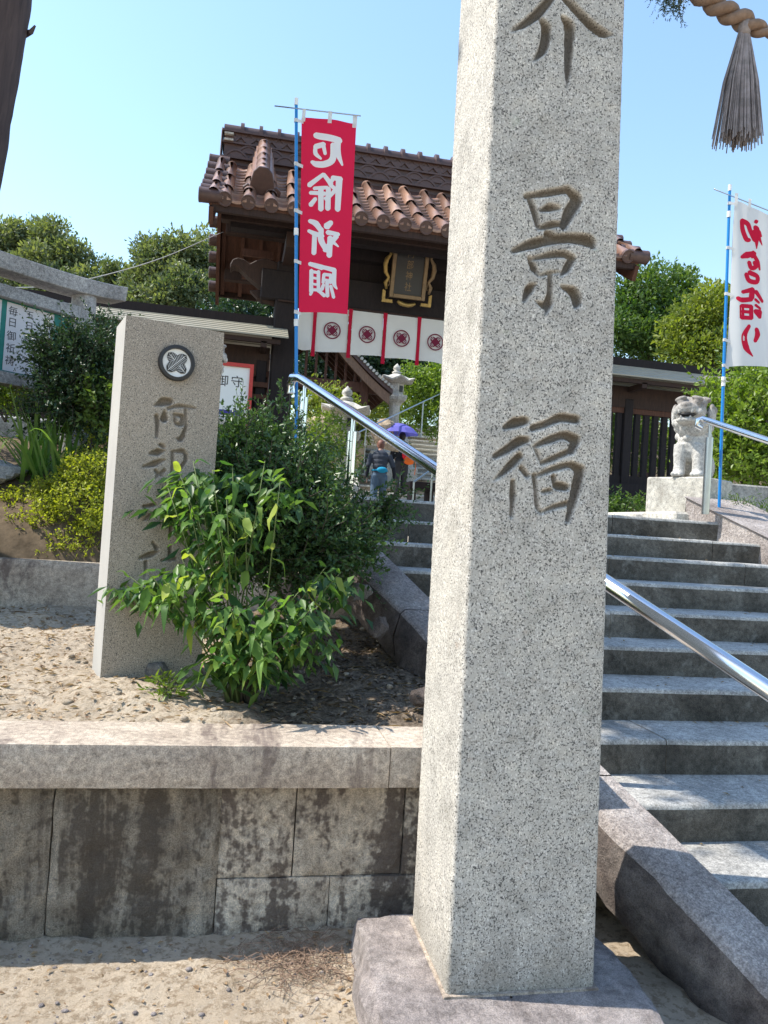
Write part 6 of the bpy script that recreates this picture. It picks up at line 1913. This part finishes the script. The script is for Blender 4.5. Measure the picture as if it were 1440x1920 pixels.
tree('broadleaf_tree', 'dark green tree with pointed top right of the granite pillar', at(1210, 900, 19), crown_clumps([(1215, 590, 19, 70, 70, 30), (1262, 545, 19.5, 38, 55, 12), (1190, 550, 19, 45, 45, 12), (1170, 620, 18.5, 60, 60, 14), (1250, 640, 18.5, 60, 40, 12)], 0, .28, .5), 120, .11, M['leaf_right'], .2, group='trees beyond the right fence')
tree('broadleaf_tree', 'yellow-green tree left of the white banner beyond the right fence', at(1330, 900, 17.5), crown_clumps([(1320, 610, 17.5, 62, 66, 30), (1365, 580, 17.8, 45, 45, 12), (1290, 640, 17.2, 45, 50, 12), (1350, 665, 17, 60, 35, 12)], 0, .26, .46), 120, .11, M['leaf_yellow'], .2, group='trees beyond the right fence')
tree('broadleaf_tree', 'green tree behind the white banner at the right edge', at(1440, 900, 15), crown_clumps([(1430, 690, 15, 60, 60, 22), (1480, 620, 15.5, 60, 80, 18)], 0, .26, .45), 120, .10, M['leaf_right'], .2, group='trees beyond the right fence')

tree('broadleaf_tree', 'shaded tree behind the pavilion roof, seen below the curtain', at(640, 800, 32), crown_clumps([(620, 680, 32, 90, 75, 34), (740, 690, 33, 70, 70, 26)], 0, .5, .9), 50, .20, M['leaf_dark'], .3, group='trees beyond the gate')
tree('broadleaf_tree', 'green tree beyond the curtain, at the left edge of the pillar', at(830, 800, 34), crown_clumps([(830, 690, 34, 80, 70, 30)], 0, .5, .9), 50, .20, M['leaf_right'], .3, group='trees beyond the gate')
shrub('garden_shrub', 'long green hedge seen through the slats of the lattice fence', T(at(1190, 920, 13.5)), [B(1100, 850, 13.5, .5, .45), B(1155, 840, 13.5, .5, .5), B(1215, 850, 13.5, .5, .5), B(1275, 850, 13.5, .5, .45), B(1180, 790, 14, .6, .4), B(1260, 790, 14, .6, .4), B(1110, 790, 14, .6, .4)], 45, .28, .08, M['leaf_bright'], .03, .5, .5)

# --- the tall cypress at the left edge: trunk in view, crown above the picture, one bough hanging into it
cy = thing('cypress_tree', 'tall dark tree trunk leaning in at the upper left edge', 'tree', (-2.25, 5.35, 1.05))
tp = [Vector((-2.32, 5.35, .9)), Vector((-2.18, 5.35, 2.2)), Vector((-2.02, 5.34, 3.35)), Vector((-1.925, 5.33, 4.1)), Vector((-1.835, 5.32, 4.8)), Vector((-1.80, 5.2, 6.5)), Vector((-1.7, 5.0, 9.0)), Vector((-1.65, 4.9, 12))]
n, m_ = 26, 90; V = []
def lerp_path(P, t):
    x = t * (len(P) - 1); i = min(len(P) - 2, int(x)); return P[i].lerp(P[i + 1], x - i)
for j in range(m_ + 1):
    t = j / m_; c = lerp_path(tp, t); rr = .44 - .24 * t
    for k in range(n):
        a = 2 * math.pi * k / n
        b_ = 1 + .10 * float(fbm(np.array([k * 1.3]), np.array([t * 14]), 201, 4)[0]) + .05 * math.sin(k * 5 + t * 3)
        V.append((c.x + rr * b_ * math.cos(a), c.y + rr * b_ * math.sin(a), c.z))
npmesh('trunk', np.array(V), np.array([(j * n + k, j * n + (k + 1) % n, (j + 1) * n + (k + 1) % n, (j + 1) * n + k) for j in range(m_) for k in range(n)]), M['bark'], cy, smooth=True)
MB().tube([at(40, 66, 5.1), at(58, 60, 5.0), at(66, 48, 5.0)], [.03, .016, .006], 6).build('branch_stub', M['bark'], cy)
cl = []
LAT = Vector((math.cos(YAW), -math.sin(YAW), 0)); FWD = Vector((math.sin(YAW), math.cos(YAW), 0))
COT = 1 / math.tan(SUN_EL)
for k in range(190):
    d = random.uniform(3.15, 6.3); z = random.uniform(6.6, 9.6)
    aim = random.uniform(1.15 if d < 4.3 else .5, 1.5 + d * .45 if d < 5.2 else 2.1)
    if z < 2.4 + d * .72: z = 2.4 + d * .72 + random.uniform(0, 1.5)
    lat = aim - (z - 1) * COT
    cl.append((T(LAT * lat + FWD * d + Vector((0, 0, z))), random.uniform(.28, .48), .45))
clump_foliage('crown', cl, 75, .16, M['leaf_cypress'], cy, up=-.5, inner=.9, wr=.45)
for c in random.sample(cl, 14):
    e = Vector(c[0]); q = lerp_path(tp, min(.97, .5 + (e.z - 6) * .08))
    MB().tube([q, q.lerp(e, .5) + Vector((0, 0, .25)), e], [.07, .045, .015], 7).build('limb', M['bark'], cy, smooth=True)
# hanging bough
bp = [Vector((-1.75, 5.1, 7.5)), Vector((.2, 4.3, 7.0)), Vector((1.4, 3.8, 5.9)), T(at(1262, -60, 4.0))]
MB().tube(bp, [.06, .045, .028, .012], 7).build('bough', M['bark'], cy, smooth=True)
tw = []
for (x, y, k) in ((1225, -8, 26), (1250, 2, 30), (1275, 5, 26), (1262, 26, 16), (1268, 42, 9), (1310, -22, 14), (1245, -40, 40), (1290, -40, 30)):
    for i in range(k):
        q = at(x + random.uniform(-14, 14), y - 25 + random.uniform(-14, 8), 4.0 + random.uniform(-.08, .08)); e = Vector((random.uniform(-.5, .5), random.uniform(-.4, .4), -1.0))
        tw.append((T(q), T(e), random.uniform(.05, .09)))
twig_foliage('hanging_sprays', tw, .016, M['leaf_cypress'], cy, .0045, .35, .7, stem_mat=M['twig'], stem_r=.002)

# ------------------------------------------------------------------ sacred rope with straw tassel
rp = thing('sacred_rope', 'thick twisted straw rope crossing the upper right corner', 'rope', T(at(1325, 0, 2.6)))
ctrl = [Vector((1.10, 2.42, 3.62)), at(1325, -2, 2.6), at(1392, 38, 2.6), at(1440, 60, 2.6), at(1560, 90, 2.6), at(1900, 60, 2.7)]
def crom(P, n=26):
    Q = [2 * P[0] - P[1]] + list(P) + [2 * P[-1] - P[-2]]; out = []
    for i in range(1, len(Q) - 2):
        for k in range(n):
            t = k / n; out.append(.5 * (2 * Q[i] + (Q[i + 1] - Q[i - 1]) * t + (2 * Q[i - 1] - 5 * Q[i] + 4 * Q[i + 1] - Q[i + 2]) * t * t + (3 * Q[i] - Q[i - 1] - 3 * Q[i + 1] + Q[i + 2]) * t ** 3))
    return out + [P[-1]]
path = crom(ctrl); s_ = 0
cum = [0]
for a, b in zip(path[:-1], path[1:]): cum.append(cum[-1] + (b - a).length)
for st in range(2):
    pts = []; rs = []
    for i, p_ in enumerate(path):
        d = (path[min(i + 1, len(path) - 1)] - path[max(i - 1, 0)]).normalized(); u_ = d.cross(Vector((0, 0, 1))).normalized(); v_ = u_.cross(d)
        a = cum[i] / .115 * 2 * math.pi + st * math.pi
        k = 1.0 if cum[i] < cum[27 + 26] else max(.55, 1 - (cum[i] - cum[53]) * 4)
        pts.append(p_ + (u_ * math.cos(a) + v_ * math.sin(a)) * .0165 * k); rs.append(.0195 * k)
    MB().tube(pts, rs, 9).build('strand', M['rope'], rp, smooth=True)
ts = thing('straw_tassel', 'grey straw tassel hanging from the twisted rope', 'tassel', T(at(1390, 45, 2.6)))
top_ = at(1396, 50, 2.6); bot = at(1388, 272, 2.6)
MB().tube([top_ + Vector((0, 0, .035)), top_, top_ + Vector((0, 0, -.03))], [.018, .024, .018], 10).build('knot', M['straw'], ts, smooth=True)
sm = MB()
for k in range(190):
    a = random.uniform(0, 6.283); q = math.sqrt(random.random()); ln = random.uniform(.92, 1.03)
    rx, ry = .085 * q * math.cos(a) - .004, .06 * q * math.sin(a)
    p0 = top_ + Vector((rx * .16, ry * .16, 0)); dn = (bot - top_).length * ln
    e = top_ + BE * rx + Vector((0, 0, -dn)) - BN * ry
    m_ = p0.lerp(e, .5) + BE * rx * .12 + Vector((0, 0, 0))
    sm.tube([p0, m_, e], [.0022, .0024, .0018], 4, caps=False)
o = sm.build('straws', M['straw'], ts, fix=False); o['kind'] = 'stuff'

# overhead wire from the gate
wr_ = MB().tube(crom([at(418, 435, 11.9), at(300, 485, 11.0), at(180, 520, 10.2), at(90, 537, 9.6), at(-60, 540, 8.8)], 8), .006, 6).build('overhead_wire', M['wire'])
tag(wr_, 'thin pale wire running from the gate towards the left edge', 'wire')

# ------------------------------------------------------------------ litter on the dry ground
def scatter(name, label, n, area, zf, size, mat, rng, flat=.25, wr=.45):
    x = rng.uniform(area[0], area[1], n); y = rng.uniform(area[2], area[3], n)
    P = np.stack([x, y, zf(x, y) + .006], -1)
    a = rng.uniform(0, 6.283, n); D = unit(np.stack([np.cos(a), np.sin(a), rng.normal(size=n) * flat], -1))
    up_ = np.tile(np.array([[0, 0, 1.0]]), (n, 1)) + rng.normal(size=(n, 3)) * .25
    LL = size * (.5 + rng.random(n))
    V, F_, A = leaves_np(P, D, LL, LL * wr, N=up_, rng=rng)
    o = npmesh(name, V, F_, mat, None, attr={'v': A}); tag(o, label, 'litter', kind='stuff'); return o
scatter('leaf_litter', 'dry leaf litter on the planting bed', 2600, (-2.4, 1.1, 3.08, 5.4), z_bed, .030, M['leaf_dry'], RNG)
scatter('straw_litter', 'dry stalks lying on the planting bed', 900, (-2.4, 1.0, 3.05, 5.4), z_bed, .085, M['leaf_dry'], RNG, .12, .05)
scatter('leaf_litter', 'dry leaves and bark on the lower dirt path', 500, (-1.6, .6, 1.6, 2.8), z_low, .022, M['leaf_dry'], RNG)
def z_step(X, Y):
    n = np.clip(np.floor((Y - 2.097) / .35) + 1, 1, 11); return .015 + .155 * n
xs_ = RNG.uniform(1.2, 3.6, 160); ys_ = 2.097 + .35 * RNG.integers(0, 11, 160) + RNG.beta(2.2, .8, 160) * .33
ok_ = xs_ > XIN(ys_) + .03; xs_, ys_ = xs_[ok_], ys_[ok_]
Pz = np.stack([xs_, ys_, z_step(xs_, ys_) + .006], -1); an = RNG.uniform(0, 6.28, len(xs_))
V, F_, A = leaves_np(Pz, unit(np.stack([np.cos(an), np.sin(an), RNG.normal(size=len(xs_)) * .15], -1)), .026 * (.5 + RNG.random(len(xs_))), .012, N=np.tile(np.array([[0, 0, 1.0]]), (len(xs_), 1)) + RNG.normal(size=(len(xs_), 3)) * .2)
tag(npmesh('leaf_litter', V, F_, M['leaf_dry'], None, attr={'v': A}), 'dry leaves caught on the stone treads', 'litter', kind='stuff')
st = MB()
for k in range(420):
    c = at(random.gauss(560, 60), random.gauss(1800, 26), 1); v = (c - Vector((0, 0, CAM_H))); c = Vector((0, 0, CAM_H)) + v * ((0.02 - CAM_H) / v.z)
    a = random.uniform(0, 6.283); ln = random.uniform(.03, .10); d_ = Vector((math.cos(a), math.sin(a), 0)); h = random.uniform(.004, .022)
    z0 = float(z_low(np.array([c.x]), np.array([c.y]))[0])
    st.tube([Vector((c.x, c.y, z0 + h)), Vector((c.x, c.y, z0 + h + .006)) + d_ * ln * .5 + Vector((-d_.y, d_.x, 0)) * random.uniform(-.01, .01), Vector((c.x, c.y, z0 + h * .6)) + d_ * ln], .0011, 3, caps=False)
o = st.build('straw_litter', M['straw_gold'] if 'straw_gold' in M else M['rope'], None, fix=False); tag(o, 'matted brown pine straw on the dirt before the wall', 'litter', kind='stuff')
# pebbles
def pebbles(name, label, n, area, zf, r0, r1, mat):
    mb = MB()
    for k in range(n):
        x = random.uniform(area[0], area[1]); y = random.uniform(area[2], area[3]); r_ = r0 + (r1 - r0) * random.random() ** 3
        z = float(zf(np.array([x]), np.array([y]))[0])
        mb.ball((x, y, z + r_ * .2), (r_ * random.uniform(.8, 1.3), r_ * random.uniform(.8, 1.2), r_ * .6), 6, 4)
    o = mb.build(name, mat, None, smooth=True, fix=False); tag(o, label, 'gravel', kind='stuff')
scatter('leaf_litter', 'brown fallen leaves under the shrubs beside the stair kerb', 1500, (.15, 1.1, 3.1, 4.8), z_bed, .034, M['leaf_brown'], RNG)
pebbles('gravel', 'small pebbles and clods on the planting bed', 260, (-2.2, 1.0, 3.08, 5.3), z_bed, .004, .022, M['dirt'])
pebbles('gravel', 'small stones on the lower dirt path', 260, (-1.4, .6, 1.7, 2.8), z_low, .003, .011, M['plinth'])
